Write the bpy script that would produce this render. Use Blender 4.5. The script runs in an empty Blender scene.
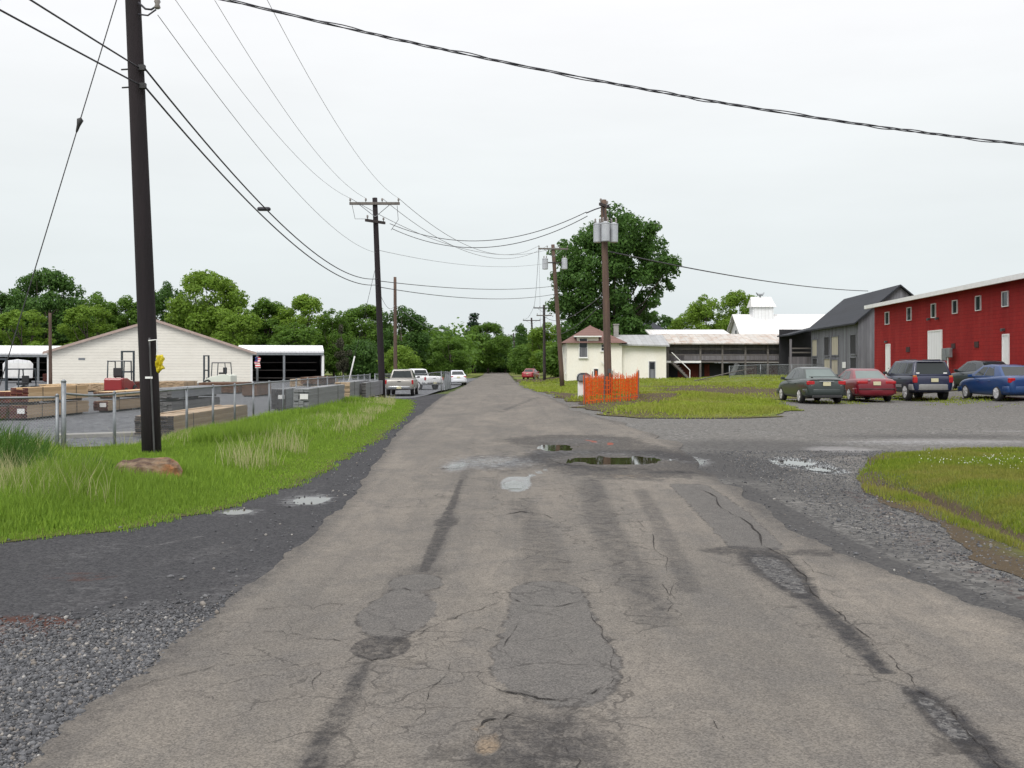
import bpy, bmesh, math, random
import numpy as np
from mathutils import Vector, Matrix
from mathutils import noise as mnoise

scene = bpy.context.scene
COL = scene.collection
F, HY, H = 1024.0, 364.0, 1.6          # focal length in pixels, horizon row, eye height
R = math.radians
rnd = random.Random(7)
rng = np.random.default_rng(11)

# ------------------------------------------------------------------ numbers
def ss(a, b, x):
    t = np.clip((np.asarray(x, float) - a) / (b - a), 0, 1)
    return t * t * (3 - 2 * t)

def _hash(ix, iy, s):
    n = (ix * 374761393 + iy * 668265263 + s * 1442695041) & 0xFFFFFFFF
    n = ((n ^ (n >> 13)) * 1274126177) & 0xFFFFFFFF
    n = (n ^ (n >> 16)) & 0xFFFFFFFF
    return n / 4294967295.0

def vn(x, y, s=0):
    """value noise 0..1, vectorised"""
    x = np.asarray(x, float); y = np.asarray(y, float)
    ix = np.floor(x).astype(np.int64); iy = np.floor(y).astype(np.int64)
    fx = x - ix; fy = y - iy
    fx = fx * fx * (3 - 2 * fx); fy = fy * fy * (3 - 2 * fy)
    a = _hash(ix, iy, s); b = _hash(ix + 1, iy, s)
    c = _hash(ix, iy + 1, s); d = _hash(ix + 1, iy + 1, s)
    return (a * (1 - fx) + b * fx) * (1 - fy) + (c * (1 - fx) + d * fx) * fy

def fbm(x, y, s=0, o=4):
    t = 0; a = .5; n = 0
    for k in range(o):
        t = t + a * vn(np.asarray(x) * 2 ** k, np.asarray(y) * 2 ** k, s + k * 17); n += a; a *= .5
    return t / n

def segdist(x, y, pts):
    d = np.full(np.shape(x), 1e9)
    for (ax, ay), (bx, by) in zip(pts[:-1], pts[1:]):
        dx, dy = bx - ax, by - ay
        t = np.clip(((x - ax) * dx + (y - ay) * dy) / (dx * dx + dy * dy + 1e-12), 0, 1)
        d = np.minimum(d, np.hypot(x - ax - t * dx, y - ay - t * dy))
    return d

def flat(px, py):
    """pixel on the flat ground (z = 0)"""
    Y = H * F / (py - HY)
    return ((px - 512) / F * Y, Y)

DITCH = [flat(893, 486), flat(925, 493), flat(950, 502), flat(985, 519), flat(1024, 537), flat(1120, 580)]
HOLES = []                               # (x, y, rx, ry, depth)
def hole(px, py, rx, ry, dep):
    x, y = flat(px, py); y2 = flat(px, py - ry)[1]; y1 = flat(px, py + ry)[1]
    HOLES.append((x, y, rx * y / F, (y2 - y1) / 2, dep))
hole(622, 460, 48, 3.6, .040)
hole(602, 460, 34, 2.5, .030)
hole(556, 447, 22, 3.0, .030)
hole(515, 483.5, 10, 3.8, .035)
hole(452, 464, 9, 6, .018)
hole(800, 462.5, 19, 2.4, .03)
hole(822, 469, 10, 1.8, .022)
hole(308, 499, 17, 3.2, .03)
hole(238, 511, 10, 2, .02)
hole(380, 647, 24, 9, .012)
hole(485, 742, 16, 13, .025)

def ground(x, y):
    x = np.asarray(x, float); y = np.asarray(y, float)
    dip = -.50 * ss(42, 100, y) * (1 - ss(3, 8, x))
    yard = -.37 * ss(6.4, 8.9, -x) * ss(15, 21, y)
    trk = -.38 * ss(3.4, 6.2, -x) * ss(46, 60, y)
    z = np.minimum(np.minimum(dip, yard), trk)
    z = z + .34 * ss(17, 24, x) * ss(30, 42, y)
    cx, cy = flat(668, 401)
    z = z + .30 * np.exp(-((x - cx) / 2.6) ** 2 - ((y - cy) / 3.0) ** 2)
    lawn = ss(2.6, 4, x) * ss(31, 34, y) * (1 - ss(9, 11, x) * (1 - ss(47, 50, y)))
    z = z + lawn * .10 * (fbm(x * .45, y * .3, 3, 3))
    isl = ss(4.4, 6.2, x) * ss(8.5, 9.8, y) * (1 - ss(17.2, 18.4, y))
    z = z + isl * (.03 + .11 * fbm(x * .8, y * .8, 5, 3))
    verge = ss(3.2, 4.6, -x) * (1 - ss(7.4, 8.6, -x) * ss(17, 20, y)) * ss(8.4, 10, y) * (1 - ss(44, 50, y))
    z = z + verge * (.03 + .07 * fbm(x * .8, y * .8, 8, 3))
    d = segdist(x, y, DITCH) + .10 * (fbm(x * 2.2, y * 2.2, 4, 2) - .5)
    z = z - (.32 * np.exp(-(d / .19) ** 2) * (.35 + .9 * vn(x * .9, y * .9, 77)) + .06 * np.exp(-(d / .5) ** 2)) * ss(4.2, 5.8, x)
    nearf = (1 - ss(30, 40, y))
    z = z + nearf * .012 * (fbm(x * .7, y * .5, 21, 3) - .5)
    for hx, hy, rx, ry, dep in HOLES:
        q = np.hypot((x - hx) / rx, (y - hy) / ry) + 1.0 * (fbm(x * 4.5, y * 2.2, 31, 4) - .5)
        z = z - dep * (1 - ss(.55, 1.15, q))
    return z

def gz(x, y):
    return float(ground(x, y))

def G(px, py):
    """pixel -> the point of the terrain it shows"""
    Y = H * F / max(py - HY, 1.0)
    for _ in range(25):
        X = (px - 512) / F * Y
        Y = .5 * Y + .5 * (H - gz(X, Y)) * F / max(py - HY, 1.0)
    return Vector(((px - 512) / F * Y, Y, gz((px - 512) / F * Y, Y)))

def P(px, py, Y):
    return Vector(((px - 512) / F * Y, Y, H - (py - HY) / F * Y))

# ------------------------------------------------------------------ materials
def nodes_of(name):
    m = bpy.data.materials.new(name); m.use_nodes = True
    nt = m.node_tree
    return m, nt, nt.nodes['Principled BSDF']

class NT:
    """tiny node helper"""
    def __init__(s, nt): s.t = nt
    def n(s, typ, **kw):
        nd = s.t.nodes.new(typ)
        for k, v in kw.items(): setattr(nd, k, v)
        return nd
    def l(s, a, b): s.t.links.new(a, b)
    def coord(s, kind='Object'):
        return s.n('ShaderNodeTexCoord').outputs[kind]
    def mapping(s, vec, scale=(1, 1, 1), rot=(0, 0, 0)):
        m = s.n('ShaderNodeMapping'); m.inputs['Scale'].default_value = scale; m.inputs['Rotation'].default_value = rot
        s.l(vec, m.inputs['Vector']); return m.outputs[0]
    def noise(s, vec, scale, detail=4, rough=.55, dist=0):
        nd = s.n('ShaderNodeTexNoise'); nd.inputs['Scale'].default_value = scale; nd.inputs['Detail'].default_value = detail
        nd.inputs['Roughness'].default_value = rough; nd.inputs['Distortion'].default_value = dist
        s.l(vec, nd.inputs['Vector']); return nd.outputs['Fac']
    def voro(s, vec, scale, feature='F1', out='Distance'):
        nd = s.n('ShaderNodeTexVoronoi', feature=feature); nd.inputs['Scale'].default_value = scale
        s.l(vec, nd.inputs['Vector']); return nd.outputs[out]
    def ramp(s, fac, stops, interp='LINEAR'):
        nd = s.n('ShaderNodeValToRGB'); cr = nd.color_ramp; cr.interpolation = interp
        while len(cr.elements) < len(stops): cr.elements.new(.5)
        for e, (p, c) in zip(cr.elements, stops):
            e.position = p; e.color = (*c, 1) if len(c) == 3 else c
        s.l(fac, nd.inputs[0]); return nd.outputs[0]
    def rangev(s, v, a, b, c=0, d=1):
        nd = s.n('ShaderNodeMapRange'); nd.clamp = True
        for i, q in zip(('From Min', 'From Max', 'To Min', 'To Max'), (a, b, c, d)): nd.inputs[i].default_value = q
        s.l(v, nd.inputs['Value']); return nd.outputs[0]
    def math(s, op, a, b=None):
        nd = s.n('ShaderNodeMath', operation=op)
        for i, q in enumerate((a, b)):
            if q is None: continue
            if isinstance(q, (int, float)): nd.inputs[i].default_value = q
            else: s.l(q, nd.inputs[i])
        return nd.outputs[0]
    def mix(s, fac, a, b, mode='MIX'):
        nd = s.n('ShaderNodeMix', data_type='RGBA', blend_type=mode)
        for sock, q in ((nd.inputs['Factor'], fac), (nd.inputs['A'], a), (nd.inputs['B'], b)):
            pass
        socks = [nd.inputs[0], nd.inputs[6], nd.inputs[7]]
        for sock, q in zip(socks, (fac, a, b)):
            if isinstance(q, (int, float)): sock.default_value = q
            elif isinstance(q, tuple): sock.default_value = (*q, 1)
            else: s.l(q, sock)
        return nd.outputs[2]
    def attr(s, name):
        nd = s.n('ShaderNodeAttribute'); nd.attribute_name = name; return nd.outputs['Fac']
    def bump(s, bsdf, hgt, strength=.3, dist=.01):
        nd = s.n('ShaderNodeBump'); nd.inputs['Strength'].default_value = strength; nd.inputs['Distance'].default_value = dist
        s.l(hgt, nd.inputs['Height']); s.l(nd.outputs[0], bsdf.inputs['Normal'])

def mat(name, c1, c2=None, scale=3.0, rough=.7, metal=0.0, stretch=(1, 1, 1), bump=0.0, bscale=None, spec=None, fine=.12, coord='Object'):
    """plain procedural surface: two tones broken up by noise, plus fine grain"""
    m, t, b = nodes_of(name); q = NT(t)
    c2 = c2 or tuple(x * .72 for x in c1)
    co = q.mapping(q.coord(coord), stretch)
    big = q.noise(co, scale, 5, .6)
    col = q.mix(q.rangev(big, .32, .68), c2, c1)
    if fine:
        g = q.noise(co, scale * 11, 3, .6)
        col = q.mix(q.rangev(g, .3, .7, 0, fine * 2), col, tuple(x * .45 for x in c2))
    q.l(col, b.inputs['Base Color'])
    b.inputs['Roughness'].default_value = rough; b.inputs['Metallic'].default_value = metal
    if spec is not None: b.inputs['Specular IOR Level'].default_value = spec
    if bump: q.bump(b, q.noise(co, bscale or scale * 8, 4, .6), bump, .02)
    return m

def paint(name, c, flake=.0):
    m, t, b = nodes_of(name); q = NT(t)
    co = q.coord('Object')
    n = q.noise(co, 2.5, 4)
    dirt = q.rangev(n, .4, .8, 0, .12)
    q.l(q.mix(dirt, c, tuple(.6 * x + .035 for x in c)), b.inputs['Base Color'])
    b.inputs['Roughness'].default_value = .32; b.inputs['Metallic'].default_value = flake
    b.inputs['Coat Weight'].default_value = .3; b.inputs['Coat Roughness'].default_value = .05
    return m

def glassmat(name, c=(.02, .025, .03), rough=.06):
    m, t, b = nodes_of(name); q = NT(t)
    n = q.noise(q.coord('Object'), 1.5, 2)
    q.l(q.mix(n, c, tuple(x * 1.5 for x in c)), b.inputs['Base Color'])
    b.inputs['Roughness'].default_value = rough; b.inputs['Specular IOR Level'].default_value = .35
    return m

M = {}
# ------------------------------------------------------------------ mesh builder
class MB:
    def __init__(s): s.v = []; s.f = []; s.m = []
    def add(s, vs, fs, mi=0):
        o = len(s.v); s.v += [tuple(p) for p in vs]
        for f in fs: s.f.append(tuple(o + i for i in f)); s.m.append(mi)
        return s
    def box(s, c, size, rz=0, mi=0, rot=None, faces=None):
        hx, hy, hz = (q / 2 for q in size)
        mt = rot or Matrix.Rotation(rz, 3, 'Z'); c = Vector(c)
        vs = [c + mt @ Vector((x, y, z)) for x in (-hx, hx) for y in (-hy, hy) for z in (-hz, hz)]
        fs = [(0, 1, 3, 2), (4, 6, 7, 5), (0, 4, 5, 1), (2, 3, 7, 6), (0, 2, 6, 4), (1, 5, 7, 3)]
        o = len(s.v); s.v += [tuple(p) for p in vs]
        for i, f in enumerate(fs):
            s.f.append(tuple(o + k for k in f)); s.m.append(faces[i] if faces else mi)
        return s
    def hexa(s, b4, t4, mi=0):
        """solid between two quads listed in the same order"""
        return s.add(list(b4) + list(t4), [(3, 2, 1, 0), (4, 5, 6, 7), (0, 1, 5, 4), (1, 2, 6, 5), (2, 3, 7, 6), (3, 0, 4, 7)], mi)
    def prism(s, poly, a, b, mi=0):
        """poly = [(x,z)] extruded along y from a to b"""
        n = len(poly)
        vs = [(x, a, z) for x, z in poly] + [(x, b, z) for x, z in poly]
        fs = [tuple(range(n)), tuple(range(2 * n - 1, n - 1, -1))]
        fs += [(i, i + n, (i + 1) % n + n, (i + 1) % n) for i in range(n)]
        return s.add(vs, fs, mi)
    def tube(s, pts, rad, n=8, mi=0, caps=True):
        pts = [Vector(p) for p in pts]
        if isinstance(rad, (int, float)): rad = [rad] * len(pts)
        o = len(s.v); up = None
        for i, p in enumerate(pts):
            d = (pts[min(i + 1, len(pts) - 1)] - pts[max(i - 1, 0)]).normalized()
            if up is None:
                up = Vector((0, 0, 1)) if abs(d.z) < .9 else Vector((1, 0, 0))
            a = d.cross(up).normalized(); b = a.cross(d).normalized(); up = b
            for k in range(n):
                t = 2 * math.pi * k / n
                s.v.append(tuple(p + rad[i] * (math.cos(t) * a + math.sin(t) * b)))
        for i in range(len(pts) - 1):
            for k in range(n):
                s.f.append((o + i * n + k, o + i * n + (k + 1) % n, o + (i + 1) * n + (k + 1) % n, o + (i + 1) * n + k)); s.m.append(mi)
        if caps:
            s.f.append(tuple(o + k for k in range(n))[::-1]); s.m.append(mi)
            e = o + (len(pts) - 1) * n
            s.f.append(tuple(e + k for k in range(n))); s.m.append(mi)
        return s
    def lathe(s, c, axis, prof, n=16, mi=0):
        """prof = [(along, radius)] round an axis through c"""
        ax = Vector(axis).normalized()
        return s.tube_var(c, ax, prof, n, mi)
    def tube_var(s, c, ax, prof, n, mi):
        c = Vector(c); up = Vector((0, 0, 1)) if abs(ax.z) < .9 else Vector((1, 0, 0))
        a = ax.cross(up).normalized(); b = a.cross(ax).normalized(); o = len(s.v)
        for t, r in prof:
            for k in range(n):
                w = 2 * math.pi * k / n
                s.v.append(tuple(c + ax * t + r * (math.cos(w) * a + math.sin(w) * b)))
        for i in range(len(prof) - 1):
            for k in range(n):
                s.f.append((o + i * n + k, o + i * n + (k + 1) % n, o + (i + 1) * n + (k + 1) % n, o + (i + 1) * n + k)); s.m.append(mi)
        s.f.append(tuple(o + k for k in range(n))[::-1]); s.m.append(mi)
        e = o + (len(prof) - 1) * n
        s.f.append(tuple(e + k for k in range(n))); s.m.append(mi)
        return s
    def build(s, name, mats, parent=None, smooth=False, bevel=0, seg=2, fix=True):
        me = bpy.data.meshes.new(name); me.from_pydata(s.v, [], s.f)
        mats = mats if isinstance(mats, (list, tuple)) else [mats]
        for q in mats: me.materials.append(M[q] if isinstance(q, str) else q)
        if len(mats) > 1: me.polygons.foreach_set('material_index', s.m)
        if fix:
            bm = bmesh.new(); bm.from_mesh(me)
            bmesh.ops.recalc_face_normals(bm, faces=bm.faces)
            if bevel:
                bmesh.ops.bevel(bm, geom=[e for e in bm.edges if len(e.link_faces) == 2 and e.calc_face_angle(0) > .5],
                                offset=bevel, segments=seg, affect='EDGES', profile=.5)
            bm.to_mesh(me); bm.free()
        if smooth: me.polygons.foreach_set('use_smooth', [True] * len(me.polygons))
        me.update()
        o = bpy.data.objects.new(name, me); COL.objects.link(o)
        if parent: o.parent = parent
        return o

def tag(o, label=None, cat=None, group=None, kind=None):
    if label: o['label'] = label
    if cat: o['category'] = cat
    if group: o['group'] = group
    if kind: o['kind'] = kind
    return o

def thing(name, label, cat, loc=(0, 0, 0), rz=0.0, group=None):
    o = bpy.data.objects.new(name, None); COL.objects.link(o)
    o.empty_display_size = .3
    o.location = loc; o.rotation_euler = (0, 0, rz)
    return tag(o, label, cat, group)

def dup(root, loc, rz=0.0, label=None, scale=None, group=None):
    r = root.copy(); COL.objects.link(r); r.location = loc; r.rotation_euler = (0, 0, rz)
    if scale: r.scale = scale
    if label: r['label'] = label
    if group: r['group'] = group
    for ch in list(root.children):
        c = ch.copy(); COL.objects.link(c); c.parent = r
        for g in ch.children:
            d = g.copy(); COL.objects.link(d); d.parent = c
    return r

def np_mesh(name, verts, faces_flat, loop_sizes, mats, attrs=None, smooth=False):
    """fast mesh from numpy arrays"""
    me = bpy.data.meshes.new(name)
    nv = len(verts); nl = len(faces_flat); nf = len(loop_sizes)
    me.vertices.add(nv); me.vertices.foreach_set('co', np.ascontiguousarray(verts, dtype=np.float32).ravel())
    me.loops.add(nl); me.loops.foreach_set('vertex_index', np.ascontiguousarray(faces_flat, dtype=np.int32))
    me.polygons.add(nf)
    st = np.zeros(nf, np.int32); st[1:] = np.cumsum(loop_sizes)[:-1]
    me.polygons.foreach_set('loop_start', st)
    me.polygons.foreach_set('loop_total', np.asarray(loop_sizes, np.int32))
    if smooth: me.polygons.foreach_set('use_smooth', np.ones(nf, bool))
    for q in (mats if isinstance(mats, (list, tuple)) else [mats]):
        me.materials.append(M[q] if isinstance(q, str) else q)
    me.update(calc_edges=True); me.validate()
    for k, v in (attrs or {}).items():
        a = me.attributes.new(k, 'FLOAT', 'POINT'); a.data.foreach_set('value', np.asarray(v, np.float32))
    return me

def link(me, name, parent=None):
    o = bpy.data.objects.new(name, me); COL.objects.link(o)
    if parent: o.parent = parent
    return o
# ------------------------------------------------------------------ camera, light, sky
cam = bpy.data.cameras.new('camera'); cam.lens = 36; cam.sensor_width = 36
cam.shift_y = -20 / 1024; cam.clip_end = 5000; cam.clip_start = .05
co = bpy.data.objects.new('camera', cam); COL.objects.link(co)
co.location = (0, 0, H); co.rotation_euler = (R(90), 0, 0); scene.camera = co

SUN_EL, SUN_AZ = R(48), R(200)           # high veiled sun, behind the camera's left shoulder
w = bpy.data.worlds.new('World'); scene.world = w; w.use_nodes = True
q = NT(w.node_tree); bg = w.node_tree.nodes['Background']
sky = q.n('ShaderNodeTexSky', sky_type='NISHITA'); sky.sun_disc = False
sky.sun_elevation = SUN_EL; sky.sun_rotation = SUN_AZ; sky.dust_density = 6; sky.air_density = 1.5
hs = q.n('ShaderNodeHueSaturation'); hs.inputs['Saturation'].default_value = .25
q.l(sky.outputs[0], hs.inputs['Color'])
dirv = q.coord('Generated')
sep = q.n('ShaderNodeSeparateXYZ'); q.l(dirv, sep.inputs[0])
grad = q.ramp(sep.outputs['Z'], [(0, (8.1, 8.75, 8.95)), (.10, (8.5, 9.1, 9.25)), (.20, (9.2, 9.6, 9.75)), (.36, (10.7, 10.65, 10.9)), (1, (20, 19.8, 20))])
cl = q.noise(q.mapping(dirv, (1, 1, 4)), 2.2, 5, .55)
cl2 = q.noise(q.mapping(dirv, (1.0, 1.0, 7)), 4.5, 4, .5)
clm = q.math('ADD', q.rangev(cl, .3, .7, .96, 1.035), q.rangev(cl2, .3, .7, -.012, .012))
veil = q.mix(1.0, grad, clm, 'MULTIPLY')
q.l(q.mix(.93, hs.outputs[0], veil), bg.inputs['Color']); bg.inputs['Strength'].default_value = .1
sl = bpy.data.lights.new('sun', 'SUN'); sl.energy = 2.0; sl.angle = R(25); sl.color = (1, .97, .92)
so = bpy.data.objects.new('sun', sl); COL.objects.link(so)
sd = Vector((math.sin(SUN_AZ) * math.cos(SUN_EL), math.cos(SUN_AZ) * math.cos(SUN_EL), math.sin(SUN_EL)))
so.rotation_euler = (-sd).to_track_quat('-Z', 'Y').to_euler()
vs = scene.view_settings
scene.display_settings.display_device = 'sRGB'
vs.view_transform = 'Standard'; vs.look = 'None'; vs.exposure = 0; vs.gamma = 1; vs.use_curve_mapping = False
cy = scene.cycles; cy.max_bounces = 6; cy.diffuse_bounces = 3; cy.glossy_bounces = 3; cy.transmission_bounces = 3
cy.transparent_max_bounces = 8; cy.use_adaptive_sampling = True; cy.adaptive_threshold = .02; cy.use_denoising = True
cy.sample_clamp_indirect = 4; cy.caustics_reflective = False; cy.caustics_refractive = False

# ------------------------------------------------------------------ outlines of the surfaces, as functions of Y
def curve(pts):
    ys = np.array([p[1] for p in pts]); xs = np.array([p[0] for p in pts]); o = np.argsort(ys)
    return lambda y: np.interp(y, ys[o], xs[o])
def gp(*pp): return [(G(a, b).x, G(a, b).y) for a, b in pp]

RL0 = curve([(-2.0, 1)] + gp((25, 765), (85, 712), (150, 665), (222, 602), (295, 550), (330, 516), (352, 497), (378, 460), (400, 430), (425, 410), (439, 399), (455, 390), (465, 385), (474, 379.5), (482, 375.6)) + [(-7.5, 300)])
RR0 = curve([(3.25, 1)] + gp((1060, 643), (1024, 623), (985, 604), (930, 583), (880, 568), (832, 552), (800, 534), (760, 508), (735, 488), (715, 477), (700, 466), (690, 455), (672, 443), (640, 428), (600, 418), (575, 410), (552, 398), (535, 392), (521, 386.5), (514, 380), (510, 375.8)) + [(-1.2, 300)])
def RL(y): return RL0(y) + .16 * (fbm(y * 1.5, y * 0 + 3, 2, 4) - .5) + .05 * (vn(y * 14, y * 0, 5) - .5)
def RR(y): return RR0(y) + (.30 * (fbm(y * 1.3, y * 0 + 9, 6, 4) - .5) + .06 * (vn(y * 13, y * 0, 7) - .5)) * (1 + 2 * ss(12, 20, y) * (1 - ss(33, 40, y)))
GL0 = curve([(-20, 7.0), (-9.5, 7.9), (-6, 8.6)] + [flat(*p) for p in ((0, 547), (115, 532), (165, 520), (240, 505), (300, 482), (340, 460), (385, 435), (411, 412))] + [(-4.3, 44), (-8.0, 50.5)])
def GL(y): return GL0(y) + .35 * (fbm(y * 1.6, y * 0 + 1, 12, 4) - .5)

IL0 = curve([flat(*p) for p in ((1030, 590), (1000, 566), (950, 535), (905, 508), (872, 490), (858, 474), (872, 461), (905, 454.5), (940, 452.5))])
LWL = curve([(3.9, 30.2), (3.0, 31.5), (2.75, 35), (2.6, 37), (2.5, 46), (2.0, 60), (1.3, 82), (.2, 150), (-.4, 200), (-1, 260)])
LWR = curve([(6.8, 30.2), (7.9, 31.2), (9.4, 34), (10.6, 39), (11.2, 46), (15, 48.5), (22, 50), (45, 55), (60, 80), (70, 260)])
# rows of the shared lattice: about three pixels apart
rows = [1.0, 1.6, 2.2, 2.8, 3.3]; v = 372.0
pyv = 800.0
while pyv > 374.5:
    rows.append(H * F / (pyv - HY)); pyv -= 2.6 if pyv > 420 else 1.3
rows += [190, 220, 260, 320]
rows = np.array(sorted(rows))

def sheet(name, Y, L, Rr, cols, zoff, matname, masks=None, tcol=None):
    Y = np.asarray(Y); n = len(Y)
    t = np.linspace(0, 1, cols) if tcol is None else tcol
    cols = len(t)
    x = L(Y)[:, None] * (1 - t) + Rr(Y)[:, None] * t
    y = np.repeat(Y[:, None], cols, 1)
    z = ground(x, y) + (zoff(x, y) if callable(zoff) else zoff)
    V = np.stack([x, y, z], -1).reshape(-1, 3)
    i = np.arange(n - 1)[:, None] * cols + np.arange(cols - 1)[None]
    fl = np.stack([i, i + 1, i + cols + 1, i + cols], -1).reshape(-1)
    A = {k: f(x.ravel(), y.ravel()) for k, f in (masks or {}).items()}
    me = np_mesh(name, V, fl, np.full((n - 1) * (cols - 1), 4), matname, A, True)
    o = link(me, name); o['kind'] = 'structure'
    return o

# --- mask features, given where the photograph shows them on the flat ground
def E(x, y, px, py, rx, ry, soft=.2):
    cx, cy_ = flat(px, py); RX = rx * cy_ / F; RY = (flat(px, py - ry)[1] - flat(px, py + ry)[1]) / 2
    d = np.hypot((x - cx) / RX, (y - cy_) / RY)
    return 1 - ss(1 - soft, 1 + soft, d)
def Bd(x, y, pts, wpx):
    """band along a pixel polyline; wpx = half width in pixels at each vertex"""
    out = np.zeros(np.shape(x))
    W = [flat(*p) for p in pts]; ws = [k * Wp[1] / F for k, Wp in zip(wpx, W)]
    for (a, b, wa, wb) in zip(W[:-1], W[1:], ws[:-1], ws[1:]):
        dx, dy = b[0] - a[0], b[1] - a[1]
        t = np.clip(((x - a[0]) * dx + (y - a[1]) * dy) / (dx * dx + dy * dy), 0, 1)
        d = np.hypot(x - a[0] - t * dx, y - a[1] - t * dy) / (wa + (wb - wa) * t)
        out = np.maximum(out, 1 - ss(.45, 1.25, d))
    return out
mx = np.maximum

def road_dark(x, y):
    m = np.zeros(np.shape(x))
    m = mx(m, .30 * Bd(x, y, [(466, 470), (455, 500), (446, 525), (436, 552), (424, 570)], (5, 6, 10, 9, 6)))
    m = mx(m, .38 * Bd(x, y, [(424, 570), (408, 590), (395, 625)], (30, 28, 24)))
    m = mx(m, .35 * Bd(x, y, [(372, 655), (352, 690), (322, 745), (300, 800)], (7, 15, 22, 30)))
    m = mx(m, .45 * E(x, y, 545, 762, 80, 62, .3))
    m = mx(m, .32 * Bd(x, y, [(590, 480), (600, 520), (625, 560), (655, 620)], (14, 20, 24, 26)))
    m = mx(m, .34 * Bd(x, y, [(640, 490), (668, 540), (690, 590)], (9, 12, 14)))
    m = mx(m, .30 * Bd(x, y, [(520, 500), (540, 540), (545, 580)], (14, 22, 34)))
    m = mx(m, .42 * Bd(x, y, [(690, 485), (725, 515), (752, 545)], (14, 22, 24)))
    m = mx(m, .75 * Bd(x, y, [(760, 555), (785, 578), (805, 598)], (26, 26, 14)))
    m = mx(m, .65 * Bd(x, y, [(808, 598), (845, 630), (885, 672)], (12, 16, 10)))
    m = mx(m, .85 * Bd(x, y, [(915, 690), (950, 722), (1000, 768), (1040, 810)], (16, 26, 24, 24)))
    m = mx(m, .8 * Bd(x, y, [(500, 466), (560, 452), (640, 452), (720, 464)], (10, 26, 30, 26)))
    m = mx(m, .85 * Bd(x, y, [(540, 462), (600, 470), (690, 473)], (10, 10, 9)))
    m = mx(m, .75 * Bd(x, y, [(700, 456), (740, 470), (790, 505)], (30, 30, 26)))
    m = mx(m, .4 * Bd(x, y, [(500, 412), (540, 396)], (4, 2)))
    m = np.clip(m * 1.4, 0, 1)
    edge = np.minimum(x - RL0(y), RR0(y) - x)
    m = mx(m, .5 * (1 - ss(.0, .28, edge)))
    return m
def road_patch(x, y):
    m = E(x, y, 416, 583, 27, 9, .5); m = mx(m, E(x, y, 547, 594, 38, 13, .4)); m = mx(m, E(x, y, 556, 660, 64, 40, .35)); m = mx(m, Bd(x, y, [(550, 600), (552, 630), (557, 660)], (44, 58, 72)))
    m = mx(m, E(x, y, 398, 612, 36, 24, .5))
    return mx(m, Bd(x, y, [(690, 486), (722, 512), (756, 546)], (22, 30, 32)))
def road_tar(x, y):
    m = 1.6 * E(x, y, 381, 647, 29, 11.5, .12); m = mx(m, E(x, y, 447, 522, 13, 5.5, .5))
    m = mx(m, .85 * Bd(x, y, [(462, 478), (452, 505), (443, 528), (432, 552), (424, 572)], (3, 5, 9, 9, 6)))
    m = mx(m, .62 * Bd(x, y, [(372, 657), (350, 692), (322, 745), (300, 810)], (7, 10, 16, 22)))
    m = mx(m, .55 * E(x, y, 545, 768, 88, 64, .5))
    m = mx(m, .78 * Bd(x, y, [(762, 556), (785, 576), (806, 596)], (34, 34, 20)))
    m = mx(m, .66 * Bd(x, y, [(812, 602), (845, 630), (885, 672)], (10, 14, 9)))
    m = mx(m, .74 * Bd(x, y, [(915, 692), (950, 724), (1000, 770), (1040, 810)], (16, 26, 26, 26)))
    m = mx(m, mx(.9 * E(x, y, 742, 551, 48, 5, .5), .75 * E(x, y, 805, 553, 40, 4, .5)))
    m = mx(m, mx(1.15 * E(x, y, 618, 458, 92, 17, .45), mx(1.05 * E(x, y, 690, 462, 60, 13, .45), .62 * E(x, y, 500, 463, 60, 10, .5))))
    m = mx(m, 1.1 * E(x, y, 575, 441, 75, 6.5, .5))
    m = mx(m, .42 * Bd(x, y, [(596, 482), (604, 520), (628, 562), (655, 612)], (10, 16, 18, 18)))
    return m
def road_wet(x, y):
    m = mx(.52 * E(x, y, 492, 462, 62, 9, .8), .66 * E(x, y, 457, 465, 18, 7, .9))
    m = mx(m, .42 * Bd(x, y, [(530, 452), (580, 452), (640, 456), (690, 462)], (8, 16, 16, 12)))
    m = mx(m, .8 * E(x, y, 516, 483, 16, 8))
    m = mx(m, .7 * Bd(x, y, [(505, 488), (530, 476), (545, 470)], (5, 5, 4)))
    m = mx(m, .30 * E(x, y, 775, 570, 30, 22, .4))
    m = mx(m, mx(.34 * E(x, y, 600, 457, 110, 12, .6), .36 * E(x, y, 580, 441, 60, 5, .5)))
    return m
def road_grav(x, y):
    m = .9 * Bd(x, y, [(765, 560), (785, 578), (800, 592)], (18, 18, 8))
    m = mx(m, .8 * Bd(x, y, [(925, 700), (960, 735)], (10, 16)))
    return m
def road_tan(x, y): return mx(mx(.62 * E(x, y, 487, 742, 17, 13, .7), .5 * E(x, y, 478, 728, 9, 6, .7)), .42 * E(x, y, 625, 476, 50, 3, .7))
def road_crack(x, y):
    m = .9 * E(x, y, 400, 690, 110, 90, .5)
    m = mx(m, .9 * E(x, y, 550, 730, 110, 90, .4)); m = mx(m, .8 * Bd(x, y, [(590, 480), (610, 540), (650, 620)], (40, 60, 70)))
    m = mx(m, .8 * Bd(x, y, [(760, 560), (850, 640), (960, 740)], (50, 60, 70)))
    m = mx(m, .7 * E(x, y, 560, 560, 70, 70, .5)); m = mx(m, .55 * E(x, y, 300, 640, 120, 60, .5))
    m = mx(m, .7 * E(x, y, 500, 470, 90, 40, .4))
    return m
def road_red(x, y):
    return mx(.9 * Bd(x, y, [(592, 441), (612, 444), (622, 446)], (3.5, 3.5, 2.5)), .35 * E(x, y, 487, 742, 14, 12))

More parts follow.
